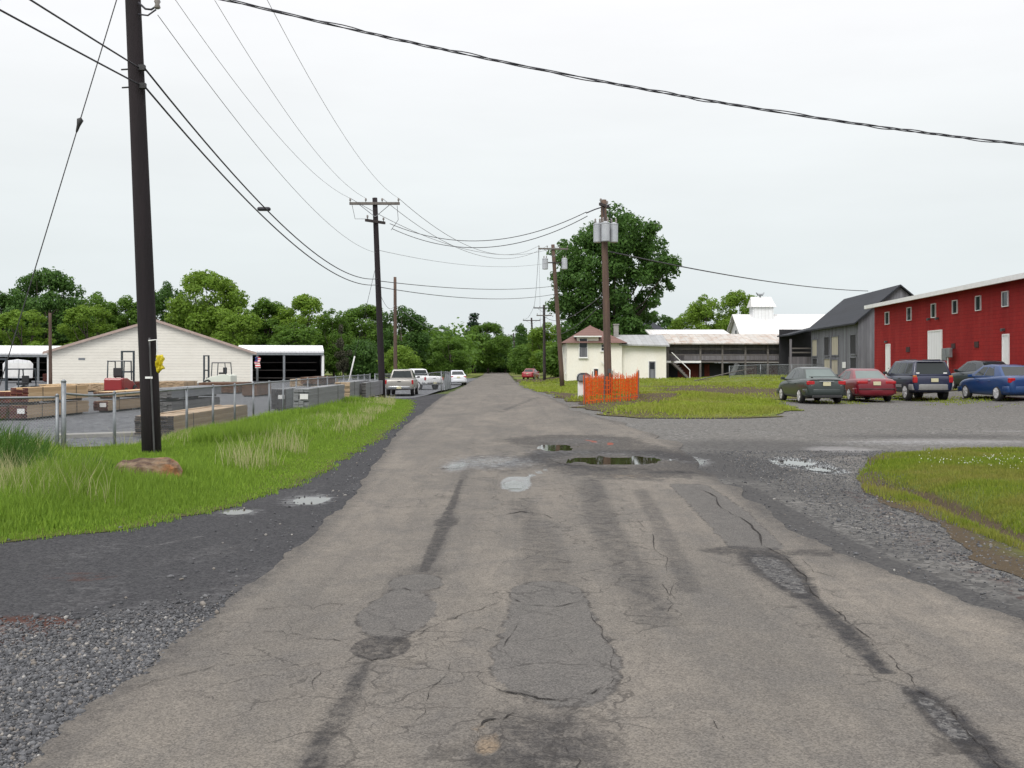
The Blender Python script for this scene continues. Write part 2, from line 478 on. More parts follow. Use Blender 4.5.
def aggregate(q, co, c_lo, c_hi, scale, contrast=1.0):
    """stony speckle: one tone per little cell"""
    cell = q.voro(co, scale, 'F1', 'Color')
    s1 = q.n('ShaderNodeSeparateColor'); q.l(cell, s1.inputs[0])
    return q.mix(q.rangev(s1.outputs[0], .5 - .5 * contrast, .5 + .5 * contrast), c_lo, c_hi)

def mk_asphalt():
    m, t, b = nodes_of('worn_asphalt'); q = NT(t); co = q.coord('Object')
    wav = q.n('ShaderNodeVectorMath', operation='ADD'); nz = q.n('ShaderNodeTexNoise'); nz.inputs['Scale'].default_value = 3.0; nz.inputs['Detail'].default_value = 5
    q.l(co, nz.inputs['Vector']); sc = q.n('ShaderNodeVectorMath', operation='SCALE'); sc.inputs['Scale'].default_value = .45
    q.l(nz.outputs['Color'], sc.inputs[0]); q.l(co, wav.inputs[0]); q.l(sc.outputs[0], wav.inputs[1]); dco = wav.outputs[0]
    big = q.noise(q.mapping(co, (1, .28, 1)), .8, 6, .62)
    mid = q.noise(co, 6, 6, .65)
    base = q.mix(q.rangev(big, .3, .7), (.112, .105, .096), (.205, .184, .158))
    pat = q.noise(q.mapping(co, (1, .5, 1)), 2.3, 7, .7, .6)
    base = q.mix(q.rangev(pat, .46, .62, 0, .55), base, (.108, .103, .098))
    base = q.mix(q.rangev(mid, .35, .75, 0, .45), base, (.092, .084, .077))
    streak = q.noise(q.mapping(co, (3.2, .10, 1)), 1.6, 4, .6)
    base = q.mix(q.rangev(streak, .5, .72, 0, .35), base, (.088, .083, .079))
    sp = aggregate(q, co, (.40, .40, .41), (1.6, 1.58, 1.55), 130, 1.0)
    sp2 = q.noise(co, 60, 3, .75)
    # ragged versions of the painted wear masks
    rag = q.noise(co, 9, 6, .7); rag0 = q.math('SUBTRACT', rag, .5)
    def ragged(name, amp, lo, hi):
        return q.rangev(q.math('ADD', q.attr(name), q.math('MULTIPLY', rag0, amp)), lo, hi)
    dk = q.math('ADD', q.attr('dark'), q.math('MULTIPLY', q.math('MULTIPLY', rag0, 1.0), q.rangev(q.attr('dark'), .02, .3)))
    dark = q.math('MULTIPLY', q.rangev(dk, .05, 1.0, 0, 1.0), q.rangev(q.noise(q.mapping(co, (1, .7, 1)), 9, 7, .78), .38, .56, .38, 1.0))
    col = q.mix(dark, base, (.030, .030, .033))
    rg2 = q.math('SUBTRACT', q.noise(co, 5.5, 7, .72), .5)
    pv = q.math('ADD', q.attr('patch'), q.math('MULTIPLY', rg2, 1.1)); pm = q.rangev(pv, .47, .53)
    pe = q.math('MULTIPLY', q.rangev(pv, .38, .47), q.rangev(pv, .58, .50))
    pcol = q.mix(q.rangev(mid, .3, .7), (.086, .083, .080), (.118, .112, .106))
    col = q.mix(q.math('MULTIPLY', pm, .85), col, pcol); col = q.mix(q.math('MULTIPLY', pe, q.rangev(q.noise(co, 7, 4), .4, .6, 0, .8)), col, (.035, .033, .032))
    tv = q.math('ADD', q.attr('tar'), q.math('ADD', q.math('MULTIPLY', rg2, 1.7), q.math('MULTIPLY', q.math('SUBTRACT', pat, .5), .9))); tm = q.rangev(tv, .40, .75)
    tm = q.math('MULTIPLY', tm, q.rangev(q.noise(co, 16, 6, .75),   .36, .64, .95, .25))
    col = q.mix(tm, col, (.030, .029, .030))
    gm = ragged('grav', .9, .35, .62)
    gcol = aggregate(q, co, (.03, .03, .033), (.13, .127, .124), 46, .9)
    col = q.mix(gm, col, gcol)
    col = q.mix(ragged('red', 1.2, .4, .55), col, (.20, .055, .035)); col = q.mix(ragged('tan', .9, .38, .62), col, q.mix(mid, (.20, .155, .11), (.13, .105, .08)))
    col = q.mix(.55, col, q.mix(1.0, col, sp, 'MULTIPLY'))
    col = q.mix(q.rangev(sp2, .62, .8, 0, .35), col, (.28, .27, .25))
    # cracks
    ce = q.voro(dco, 2.1, 'DISTANCE_TO_EDGE')
    ce2 = q.voro(dco, 5.5, 'DISTANCE_TO_EDGE')
    gate = q.math('ADD', q.attr('crack'), q.math('MULTIPLY', q.math('SUBTRACT', q.noise(co, 1.1, 4), .5), 1.2))
    wide = q.rangev(gate, .25, .9, .0005, .022)
    ck = q.math('LESS_THAN', ce, wide)
    ck2 = q.math('MULTIPLY', q.math('LESS_THAN', ce2, .016), q.rangev(gate, .75, .95))
    ckk = q.math('MAXIMUM', q.math('MULTIPLY', ck, q.rangev(q.noise(co, 4, 3), .36, .56)), ck2)
    col = q.mix(q.math('MULTIPLY', ckk, .5), col, (.028, .026, .025))
    wm = ragged('wet', .9, .30, .62)
    col = q.mix(q.math('MULTIPLY', wm, .55), col, (.018, .018, .02))
    q.l(col, b.inputs['Base Color'])
    q.l(q.rangev(wm, 0, 1, .88, .16), b.inputs['Roughness'])
    q.l(q.rangev(wm, 0, 1, .15, .5), b.inputs['Specular IOR Level'])
    hgt = q.math('ADD', q.math('MULTIPLY', q.voro(co, 95), .5), q.math('MULTIPLY', mid, .8))
    hgt = q.math('SUBTRACT', hgt, q.math('MULTIPLY', ckk, 1.4))
    hgt = q.math('MULTIPLY', hgt, q.rangev(wm, 0, 1, 1, .15))
    q.bump(b, hgt, .55, .008)
    return m
M['asphalt'] = mk_asphalt()

def mk_gravel(name, lo, hi, dirt, scale, dark=(.030, .030, .033), stones=1.0, red=(.085, .040, .030)):
    m, t, b = nodes_of(name); q = NT(t); co = q.coord('Object')
    big = q.noise(q.mapping(co, (1, .5, 1)), .7, 6, .62); mid = q.noise(co, 4, 5, .6)
    st = aggregate(q, co, lo, hi, scale, .9)
    st2 = aggregate(q, co, tuple(.7 * k for k in lo), tuple(1.15 * k for k in hi), scale * .45, .25)
    col = q.mix(q.rangev(mid, .4, .6), st, st2)
    col = q.mix(q.rangev(big, .35, .72, 0, .75), col, dirt)
    rag = q.math('MULTIPLY', q.math('SUBTRACT', q.noise(co, 7, 6, .7), .5), .9)
    def ragged(n, lo_, hi_, d=1): return q.rangev(q.math('ADD', q.attr(n), rag), lo_, hi_, 0, d)
    col = q.mix(ragged('dark', .15, .65, .92), col, q.mix(.32, dark, st))
    col = q.mix(ragged('red', .35, .6, .8), col, red)
    col = q.mix(ragged('pale', .35, .65, .85), col, (.24, .235, .235))
    wm = ragged('wet', .3, .6)
    col = q.mix(q.math('MULTIPLY', wm, .5), col, (.02, .02, .022))
    q.l(col, b.inputs['Base Color']); q.l(q.rangev(wm, 0, 1, .9, .14), b.inputs['Roughness'])
    q.l(q.rangev(wm, 0, 1, .04, .5), b.inputs['Specular IOR Level'])
    vd = q.voro(co, scale); hg = q.math('SUBTRACT', 1.0, vd)
    hg = q.math('MULTIPLY', hg, q.rangev(wm, 0, 1, 1, .1))
    q.bump(b, q.math('ADD', hg, q.math('MULTIPLY', mid, .6 if stones >= 1 else .2)), .7 * stones, .012)
    return m
M['shoulder'] = mk_gravel('shoulder_gravel', (.055, .056, .060), (.145, .145, .15), (.075, .071, .069), 52)
M['lot'] = mk_gravel('lot_gravel', (.085, .084, .083), (.180, .175, .166), (.128, .122, .114), 46, stones=.35)

# left shoulder masks
def sl_dark(x, y):
    px = 512 + F * x / y; py = HY + H * F / y
    m = .97 * (1 - ss(598, 665, py + .10 * px)) * (.55 + .45 * ss(.35, .55, fbm(x * 1.1, y * .8, 91, 4)))
    m = mx(m, .95 * Bd(x, y, [(-80, 600), (60, 575), (200, 540), (285, 515), (345, 480), (395, 440), (420, 412)], (50, 45, 30, 20, 16, 11, 6)))
    m = mx(m, .8 * Bd(x, y, [(-60, 650), (60, 618), (170, 585), (260, 545)], (24, 24, 16, 10)))
    return m
def sl_red(x, y): return mx(.8 * E(x, y, 5, 628, 75, 16, .5), .4 * E(x, y, 80, 575, 50, 6, .5))
def sl_wet(x, y): return mx(mx(.6 * E(x, y, 308, 499, 30, 7, .8), .5 * E(x, y, 238, 511, 30, 5, .8)), .5 * E(x, y, 0, 630, 60, 12, .5))
def sl_pale(x, y): return .35 * Bd(x, y, [(60, 560), (150, 545), (210, 533)], (5, 7, 5))
zero = lambda x, y: np.zeros(np.shape(x))
sheet('shoulder', rows[rows < 60], lambda y: np.minimum(GL(y) - .3, -2.5) - 6 * (1 - ss(6, 9, y)), lambda y: RL(y) + .25, 150, -.012, 'shoulder',
      dict(dark=sl_dark, red=sl_red, wet=sl_wet, pale=sl_pale))

# right lot masks
def lt_dark(x, y):
    m = .97 * Bd(x, y, [(735, 486), (790, 522), (850, 556), (930, 590), (1040, 634)], (20, 36, 46, 56, 62))
    m = mx(m, .85 * E(x, y, 725, 464, 62, 15, .6)); m = mx(m, .5 * E(x, y, 760, 446, 110, 8, .6)); m = mx(m, .45 * E(x, y, 930, 436, 120, 3, .6))
    m = mx(m, .6 * E(x, y, 850, 453, 60, 5, .6)); m = mx(m, .40 * (.5 + fbm(x * 1.4, y * 1.1, 97, 4)) * E(x, y, 880, 535, 210, 90, .6))
    return m
def lt_wet(x, y):
    m = .9 * E(x, y, 800, 463, 26, 7); m = mx(m, .85 * E(x, y, 826, 470, 18, 4.5)); m = mx(m, .8 * E(x, y, 640, 460, 70, 8, .4))
    return mx(m, .42 * E(x, y, 920, 443, 130, 4, .6))
def lt_pale(x, y):
    m = mx(.6 * E(x, y, 940, 441, 120, 3.2, .6), .6 * E(x, y, 842, 449, 45, 4, .6))
    return mx(mx(m, .55 * E(x, y, 806, 464, 34, 5, .7)), .5 * E(x, y, 1010, 430, 60, 1.6, .5))
def lt_red(x, y):
    return mx(.36 * Bd(x, y, [(850, 490), (900, 525), (960, 560), (1040, 600)], (16, 22, 24, 24)), .35 * E(x, y, 850, 460, 40, 6))
tc = np.concatenate([np.linspace(0, .12, 90, endpoint=False), np.linspace(.12, .4, 90, endpoint=False), np.linspace(.4, 1, 60)])
sheet('gravel_lot', rows[rows < 130], lambda y: RR(y) - .6, lambda y: RR(y) * 0 + 42, 0, lambda x, y: -.012 - .5 * (x > IL0(np.clip(y, 7.5, 18.3)) + .5) * (y < 18) * (y > 7.6) - .06 * (x > LWL(y) + 1.2) * (x < LWR(y) - 1.5) * (y > 31.5), 'lot',
      dict(dark=lt_dark, red=lt_red, wet=lt_wet, pale=lt_pale), tc)
sheet('road', rows, RL, RR, 190, 0.0, 'asphalt', dict(dark=road_dark, wet=road_wet, grav=road_grav, crack=road_crack, red=road_red, tan=road_tan, patch=road_patch, tar=road_tar))

# lumber yard surface
M['yard'] = mk_gravel('yard_paving', (.10, .105, .115), (.17, .175, .185), (.125, .128, .136), 12, stones=.4)
yr = np.concatenate([np.linspace(19.5, 60, 60), np.linspace(61, 150, 40)])
sheet('yard_paving', yr, lambda y: y * 0 - 95, lambda y: np.interp(y, [19, 48, 54, 60, 75, 100], [-8.4, -8.9, -6.2, -5.0, -4.9, -5.0]), 0, .012, 'yard',
      dict(dark=zero, red=zero, wet=zero, pale=zero), np.concatenate([np.linspace(0, .8, 30, endpoint=False), np.linspace(.8, 1, 60)]))

# ------------------------------------------------------------------ soils under the grass, and the far ground
def mk_soil(name, a, b_, c, scale):
    m, t, b = nodes_of(name); q = NT(t); co = q.coord('Object')
    n1 = q.noise(co, scale, 6, .65); n2 = q.noise(co, scale * 9, 4, .7)
    col = q.mix(q.rangev(n1, .35, .65), a, b_)
    col = q.mix(q.rangev(n2, .5, .75, 0, .7), col, c)
    bare = q.rangev(q.math('ADD', q.attr('bare'), q.math('MULTIPLY', q.math('SUBTRACT', q.noise(co, 3, 5, .7), .5), .8)), .3, .7)
    col = q.mix(bare, col, q.mix(n2, (.105, .08, .05), (.05, .04, .03)))
    q.l(col, b.inputs['Base Color']); b.inputs['Roughness'].default_value = .95; b.inputs['Specular IOR Level'].default_value = .1
    q.bump(b, q.math('ADD', n2, n1), .9, .05); return m
M['turf'] = mk_soil('turf_soil', (.075, .11, .018), (.11, .13, .028), (.06, .05, .03), 1.2)
M['lawnsoil'] = mk_soil('lawn_soil', (.095, .135, .022), (.15, .16, .045), (.10, .09, .05), .35)
M['farsoil'] = mk_soil('meadow_soil', (.05, .075, .02), (.075, .095, .03), (.06, .055, .03), .1)

sheet('verge_ground', np.linspace(7.2, 50.3, 160), lambda y: np.where(y < 19.6, -32.0, -8.75 - .02 * (y - 20)) , GL, 70, -.006, 'turf', dict(bare=lambda x, y: (1 - ss(0, .35, GL0(y) - x)) * .6))
# right-hand island beside the lot entrance
iy = np.linspace(flat(0, 588)[1], flat(0, 453.2)[1], 110)
IL = lambda y: IL0(y) + .5 * (fbm(y * 1.3, y * 0, 15, 4) - .5)
def isl_bare(x, y):
    d = segdist(x, y, DITCH)
    return mx(.95 * (1 - ss(.12, .32, d)), mx(.8 * (1 - ss(.0, .9, x - IL0(y))), .45 * E(x, y, 1000, 572, 70, 14, .5)))
sheet('island_ground', iy, IL, lambda y: y * 0 + 26, 0, -.006, 'turf', dict(bare=isl_bare), np.concatenate([np.linspace(0, .3, 90, endpoint=False), np.linspace(.3, 1, 50)]))
# lawn round the house
wob = lambda y, s: 1.3 * (fbm(y * .9, y * 0, s, 5) - .5)
def lawn_bare(x, y):
    a = Bd(x, y, [(575, 397), (560, 392), (548, 389), (590, 387.5), (640, 387)], (10, 10, 8, 3, 2))
    c = mx(1.0 * E(x, y, 715, 391.5, 62, 4.5, .5), .9 * ss(.57, .68, fbm(x * .22, y * .14, 63, 4)))
    c = mx(c, .75 * E(x, y, 640, 413, 70, 5, .6))
    e = .6 * (1 - ss(0, 1.2, y - 30.6 - .25 * np.abs(x - 6)))
    g = .62 * ss(9.5, 13, x) * (1 - ss(52, 62, y))
    return mx(mx(a, c), mx(e, g))
sheet('lawn_ground', np.concatenate([np.linspace(30.2, 60, 110), np.linspace(61, 260, 80)]), lambda y: LWL(y) + wob(y, 3), lambda y: LWR(y) + wob(y, 9), 90, .010, 'lawnsoil', dict(bare=lawn_bare))
sheet('roadside_ground', np.linspace(62, 260, 60), lambda y: y * 0 - 40, lambda y: RL0(y) - .9 * (1 - ss(150, 200, y)) - 1.8 * (1 - ss(110, 125, y)), 40, .005, 'lawnsoil', dict(bare=zero))
gx = np.concatenate([[-900, -400, -200, -120], np.linspace(-90, 90, 121), [120, 200, 400, 900]])
gy = np.concatenate([[-60, -20, -5], np.linspace(0, 120, 121), np.linspace(125, 320, 30), [500, 900, 2500]])
sheet('ground', gy, lambda y: y * 0 - 900., lambda y: y * 0 + 900., 0, lambda x, y: -.09 - .6 * (1 - ss(28, 34, np.abs(x))) * (1 - ss(45, 60, y)), 'farsoil', dict(bare=zero), (gx + 900) / 1800)

# ------------------------------------------------------------------ puddles
def mk_water():
    m, t, b = nodes_of('puddle_water'); q = NT(t); co = q.coord('Object')
    n = q.noise(co, 3, 3)
    q.l(q.mix(n, (.030, .024, .014), (.045, .036, .02)), b.inputs['Base Color'])
    b.inputs['Roughness'].default_value = .03; b.inputs['Specular IOR Level'].default_value = .5
    q.bump(b, q.noise(co, 12, 2), .03, .004); return m
M['water'] = mk_water()
def puddle(px, py, rx, ry, level):
    c = flat(px, py); RX = 1.35 * rx * c[1] / F; RY = 1.35 * (flat(px, py - ry)[1] - flat(px, py + ry)[1]) / 2
    b = MB(); n = 40
    zc = sorted(gz(c[0] + 1.2 * RX * math.cos(k), c[1] + 1.6 * RY * math.sin(k)) for k in np.linspace(0, 6.28, 24))[3] + .004
    vs_ = [(RX * math.cos(k / n * 6.2832) * (.85 + .3 * float(vn(k * .7, 3.))), RY * math.sin(k / n * 6.2832) * (.85 + .3 * float(vn(k * .7, 8.))), 0) for k in range(n)]
    b.add(vs_, [tuple(range(n))]); o = b.build('puddle', 'water', fix=False); o.location = (c[0], c[1], zc - level)
    return tag(o, kind='structure')
for k, (a, lab) in enumerate([((622, 460, 50, 4, .012), 'long brown puddle in the broken asphalt at the lot entrance'),
          ((556, 447, 22, 3.2, .012), 'shallow puddle streak behind the longer brown puddle'),
          ((515, 483.5, 10, 4, .014), 'small round pothole puddle shining white in the lane'),
          ((800, 462.5, 19, 2.6, .012), 'pale puddle at the left tip of the grass island'),
          ((822, 469, 10, 2, .010), 'narrow puddle against the edge of the grass island'),
          ((308, 499, 17, 3.3, .018), 'bright puddle beside the left grass verge'),
          ((238, 511, 10, 2, .014), 'thin puddle along the left verge, left of the bright puddle')]):
    tag(puddle(*a), lab, 'puddle')

# ------------------------------------------------------------------ the longer cracks, as thin dark ribbons lying in the road
M['crackfill'] = mat('crack_dark', (.022, .020, .020), (.045, .042, .04), 30, .95, spec=.1)
road_obj = bpy.data.objects['road']
def crack(pts, wpx, seed, jag=1.0):
    W = []
    for (a, b) in zip(pts[:-1], pts[1:]):
        n = max(2, int(math.hypot(b[0] - a[0], b[1] - a[1]) / 3))
        W += [flat(a[0] + (b[0] - a[0]) * k / n, a[1] + (b[1] - a[1]) * k / n) for k in range(n)]
    W.append(flat(*pts[-1])); r = random.Random(seed); L = []; Rr = []
    n = len(W)
    for i, (x, y) in enumerate(W):
        d = Vector((W[min(i + 1, n - 1)][0] - W[max(i - 1, 0)][0], W[min(i + 1, n - 1)][1] - W[max(i - 1, 0)][1])).normalized()
        px = y / F; nx, ny = -d.y, d.x
        j = (float(vn(i * .35, seed)) - .5) * 7 * px * jag + r.uniform(-.7, .7) * px * jag
        x += nx * j; y += ny * j * 1.6
        hw = wpx * .62 * px * max(.06, 1.9 * float(vn(i * .45, seed + 5.)) - .35 + r.uniform(-.2, .2)) * (.25 + .75 * min(1, min(i, n - 1 - i) / 5)) * (1 + .8 * abs(d.x)) * .5
        L.append((x + nx * hw, y + ny * hw)); Rr.append((x - nx * hw, y - ny * hw))
    b = MB(); b.add([(x, y, gz(x, y) + .005) for x, y in L] + [(x, y, gz(x, y) + .005) for x, y in Rr], [(i, i + 1, n + i + 1, n + i) for i in range(n - 1)])
    b.build('crack', 'crackfill', road_obj, fix=False)
for k, (pts, wd, jg) in enumerate([
    ([(697, 488), (716, 498), (722, 508), (741, 518), (757, 532), (763, 546), (782, 556)], 2.2, .8),
    ([(782, 556), (798, 572), (806, 580), (812, 590), (824, 602)], 2.6, 1),
    ([(822, 600), (846, 618), (868, 640), (900, 668), (918, 688)], 1.6, 1.3),
    ([(916, 690), (948, 706), (966, 728), (986, 752), (1020, 790)], 2.6, 1.2),
    ([(494, 517), (506, 514), (520, 512), (544, 515), (552, 519)], 2.4, .6),
    ([(232, 508), (330, 506), (420, 507), (455, 505)], .7, .5),
    ([(200, 632), (280, 632), (352, 644)], .9, .7), ([(405, 640), (450, 620), (505, 600)], .8, 1),
    ([(315, 690), (318, 672), (345, 666), (372, 668)], .9, 1), ([(418, 722), (428, 700), (440, 680), (452, 664)], 1.2, 1.2),
    ([(472, 745), (476, 730), (490, 722), (508, 718), (520, 712)], 3.2, 1), ([(496, 690), (530, 697), (560, 701), (592, 694), (616, 680)], 2.0, .7),
    ([(506, 590), (512, 600), (530, 606), (560, 607), (582, 602)], 1.4, .5), ([(500, 660), (510, 640), (520, 622), (516, 608)], 1.2, 1),
    ([(615, 672), (612, 650), (600, 630), (590, 612)], 1.1, .9), ([(664, 584), (676, 604), (668, 612)], 1.5, 1), ([(712, 722), (722, 740)], 3.5, .6),
    ([(543, 570), (560, 570)], 1.6, .6), ([(392, 585), (412, 591), (436, 590)], 1.2, .4), ([(352, 655), (372, 660), (396, 656)], 1.6, .5),
    ([(120, 690), (210, 668), (300, 655)], .8, .8), ([(560, 740), (580, 765), (576, 790)], 1.2, 1), ([(640, 520), (668, 566), (676, 600)], 1.2, 1.2),
    ([(430, 470), (448, 468), (470, 466)], 1.2, .6), ([(800, 560), (815, 572), (832, 578)], 1.4, 1), ([(250, 610), (330, 604), (390, 612)], .6, .8),
    ([(545, 456), (560, 464), (600, 468), (660, 470), (690, 474)], 1.8, .8), ([(530, 444), (560, 442), (590, 444)], 1.6, .8)]):
    crack(pts, wd, 40 + k, jg)
# ------------------------------------------------------------------ stones, grass, leaves
def mk_leafy(name, lo, hi, alt, trans=.35, amp=1.0, objvar=0.25, rough=.6):
    m, t, b = nodes_of(name); q = NT(t)
    geo = q.n('ShaderNodeNewGeometry'); ri = geo.outputs['Random Per Island']
    col = q.mix(ri, lo, hi)
    n = q.noise(q.coord('Object'), .55, 3)
    col = q.mix(q.rangev(n, .42, .66, 0, .7), col, alt)
    oi = q.n('ShaderNodeObjectInfo')
    col = q.mix(q.rangev(oi.outputs['Random'], 0, 1, 0, objvar), col, tuple(.75 * x for x in lo))
    q.l(col, b.inputs['Base Color']); b.inputs['Roughness'].default_value = rough; b.inputs['Specular IOR Level'].default_value = .25
    tr = q.n('ShaderNodeBsdfTranslucent'); q.l(q.mix(.5, col, hi), tr.inputs['Color'])
    ms = q.n('ShaderNodeMixShader'); ms.inputs[0].default_value = trans
    q.l(b.outputs[0], ms.inputs[1]); q.l(tr.outputs[0], ms.inputs[2])
    out = [x for x in t.nodes if x.type == 'OUTPUT_MATERIAL'][0]; q.l(ms.outputs[0], out.inputs['Surface'])
    return m
M['grass'] = mk_leafy('verge_grass', (.075, .155, .014), (.28, .42, .055), (.16, .25, .035), .42, objvar=0)
M['grass_lawn'] = mk_leafy('lawn_grass', (.13, .19, .014), (.33, .40, .055), (.27, .25, .08), .4, objvar=0)
M['grass_isl'] = mk_leafy('island_grass', (.085, .155, .012), (.25, .31, .035), (.29, .215, .085), .4, objvar=0)
M['straw'] = mk_leafy('seed_heads', (.30, .32, .13), (.46, .44, .24), (.38, .36, .18), .3, objvar=0)
M['petal'] = mat('clover_petals', (.75, .75, .70), (.62, .62, .55), 20, .8)
M['leaf_mid'] = mk_leafy('leaves_mid', (.058, .125, .018), (.150, .260, .036), (.095, .19, .024), .45)
M['leaf_light'] = mk_leafy('leaves_light', (.095, .175, .020), (.23, .35, .048), (.17, .29, .030), .48)
M['leaf_dark'] = mk_leafy('leaves_dark', (.036, .088, .020), (.100, .195, .038), (.062, .140, .024), .42)
M['leaf_fir'] = mk_leafy('needles_dark', (.010, .028, .014), (.028, .062, .024), (.02, .045, .018), .15)
M['leaf_dry'] = mk_leafy('leaves_dull', (.040, .042, .026), (.085, .085, .05), (.05, .06, .03), .2)
M['bark'] = mat('tree_bark', (.085, .07, .055), (.04, .033, .027), 4, .95, stretch=(1, 1, .25), bump=.5)

def blades(name, xy, hgt, wid, matn, lean=.45):
    """many bent grass blades, one mesh; xy Nx2, heights and widths per blade"""
    n = len(xy); a = rng.uniform(0, 2 * math.pi, n); tw = rng.uniform(0, 2 * math.pi, n)
    dx, dy = np.cos(a), np.sin(a); z0 = ground(xy[:, 0], xy[:, 1]) - .01
    px, py = np.cos(tw) * wid / 2, np.sin(tw) * wid / 2
    ln = hgt * rng.uniform(.1, lean, n)
    V = np.zeros((n, 5, 3))
    V[:, 0] = np.stack([xy[:, 0] - px, xy[:, 1] - py, z0], -1); V[:, 1] = np.stack([xy[:, 0] + px, xy[:, 1] + py, z0], -1)
    mxx, myy = xy[:, 0] + dx * ln * .3, xy[:, 1] + dy * ln * .3
    V[:, 2] = np.stack([mxx + px * .8, myy + py * .8, z0 + hgt * .55], -1); V[:, 3] = np.stack([mxx - px * .8, myy - py * .8, z0 + hgt * .55], -1)
    V[:, 4] = np.stack([xy[:, 0] + dx * ln, xy[:, 1] + dy * ln, z0 + hgt], -1)
    b = np.arange(n)[:, None] * 5
    fl = np.concatenate([b + np.array([0, 1, 2, 3]), b + np.array([3, 2, 4])], 1).ravel()
    return link(np_mesh(name, V.reshape(-1, 3), fl, np.tile([4, 3], n), matn), name)

def scatter(n, x0, x1, y0, y1, keep):
    x = rng.uniform(x0, x1, n); y = rng.uniform(y0, y1, n); k = keep(x, y) > rng.uniform(0, 1, n)
    return np.stack([x[k], y[k]], -1)
in_view = lambda x, y: np.abs(x / y) < .62

# left verge: long grass
def vk(x, y):
    back = np.where(y < 19.6, -30, -8.75)
    e = GL(y) - x
    return (e > -.16 * vn(x * 9, y * 9, 3)) * (x > back) * in_view(x, y) * (.35 + .65 * ss(.0, .4, e))
xy = np.concatenate([scatter(190000, -13, -2.4, 7.6, 13, vk), scatter(130000, -13.5, -2.4, 13, 21, vk), scatter(110000, -9, -2.4, 21, 51, vk)])
e = GL(xy[:, 1]) - xy[:, 0]
clump = fbm(xy[:, 0] * .7, xy[:, 1] * .5, 33, 4)
hg = (.04 + .18 * ss(.1, 1.6, e) + .42 * ss(.48, .72, clump) * ss(.8, 2.5, e)) * rng.uniform(.5, 1.25, len(xy))
tall = ss(8.6, 11.5, -xy[:, 0] + .15 * (xy[:, 1] - 12)) * ss(10, 12, xy[:, 1]) * (1 - ss(19, 20, xy[:, 1])); hg *= 1 + .2 * tall
hg *= np.where(xy[:, 1] > 19.5, .55 - .22 * ss(5.5, 7.5, -xy[:, 0]), 1.0); hg *= 1 - .42 * np.exp(-(((xy[:, 0] + 4.75) / .7) ** 2 + ((xy[:, 1] - 13.2) / .9) ** 2)); hg *= 1 - .6 * ss(12.5, 15.5, xy[:, 1]) * (1 - ss(19.4, 19.6, xy[:, 1])) * (1 - ss(8.0, 9.2, -xy[:, 0])); hg = np.maximum(hg, .035)
wd = .0035 + .00062 * xy[:, 1] * rng.uniform(.6, 1.2, len(xy))
tag(blades('long_grass', xy, hg, wd, 'grass'), 'long bright green grass of the left verge', 'grass', kind='stuff')
xs = scatter(100000, -13, -3, 9, 46, lambda x, y: vk(x, y) * ((GL(y) - x) > .7) * ss(.45, .62, fbm(x * .5, y * .5, 44, 3)) * np.where(y > 19, .3, 1))
tag(blades('seed_heads', xs, rng.uniform(.22, .58, len(xs)) * np.where(xs[:, 1] > 19.5, .5, 1), .003 + .00028 * xs[:, 1], 'straw', .55), 'pale seed heads standing over the verge grass', 'grass', kind='stuff')
# broad-leaved weeds at the verge's left end and in front of the fence
def weeds(cx, cy, r, n, hh):
    a = rng.uniform(0, 6.283, n); q_ = r * np.sqrt(rng.uniform(0, 1, n))
    return np.stack([cx + q_ * np.cos(a), cy + q_ * np.sin(a)], -1), hh * rng.uniform(.35, 1, n) * (1 - .5 * q_ / r)
WX, WH = [], []
for c in ((-7.6, 14.8, .9, 900, .95), (-8.7, 16.4, 1.1, 1000, 1.15), (-6.8, 14.4, .6, 700, .5), (-5.7, 13.6, .45, 600, .5), (-9.6, 18, 1.0, 900, 1.1), (-5.2, 12.6, .4, 400, .5)):
    a_, b_ = weeds(*c); WX.append(a_); WH.append(b_)
WX = np.concatenate(WX); WH = np.concatenate(WH)
M['weed'] = mk_leafy('weeds', (.030, .085, .012), (.085, .175, .025), (.055, .125, .016), .35, objvar=0)
tag(blades('weeds', WX, WH, np.full(len(WX), .022), 'weed', .7), 'darker green tall weeds in clumps on the left verge', 'weeds', kind='stuff')
# island: short grass with a ditch
def ik(x, y):
    return (x > IL(y)) * in_view(x, y) * (1 - .9 * ss(.35, .95, isl_bare(x, y))) * (.35 + .65 * ss(.34, .6, fbm(x * .9, y * .9, 51, 3)))
xi = scatter(260000, 4.4, 11.5, 8.2, 19, ik)
hi_ = (.025 + .08 * fbm(xi[:, 0] * 1.1, xi[:, 1] * 1.1, 61, 3)) * rng.uniform(.5, 1.3, len(xi))
tag(blades('short_grass', xi, hi_, 0.004 + .0006 * xi[:, 1] * rng.uniform(.6, 1.1, len(xi)), 'grass_isl'), 'short patchy grass of the island with the ditch', 'grass', kind='stuff')
# clover heads
xc = scatter(3200, 5, 12, 10.5, 18, lambda x, y: ik(x, y) * mx(.8 * E(x, y, 975, 472, 45, 6, .6), .7 * E(x, y, 890, 497, 26, 5, .5)))
b = MB()
for x, y in xc:
    z = gz(x, y) + rnd.uniform(.06, .13); r = rnd.uniform(.005, .010)
    b.add([(x, y, z + r), (x + r, y, z), (x, y + r, z), (x - r, y, z), (x, y - r, z), (x, y, z - r)], [(0, 1, 2), (0, 2, 3), (0, 3, 4), (0, 4, 1), (5, 2, 1), (5, 3, 2), (5, 4, 3), (5, 1, 4)])
tag(b.build('clover_flowers', 'petal', fix=False), 'tiny white clover heads in the island grass', 'flowers', kind='stuff')
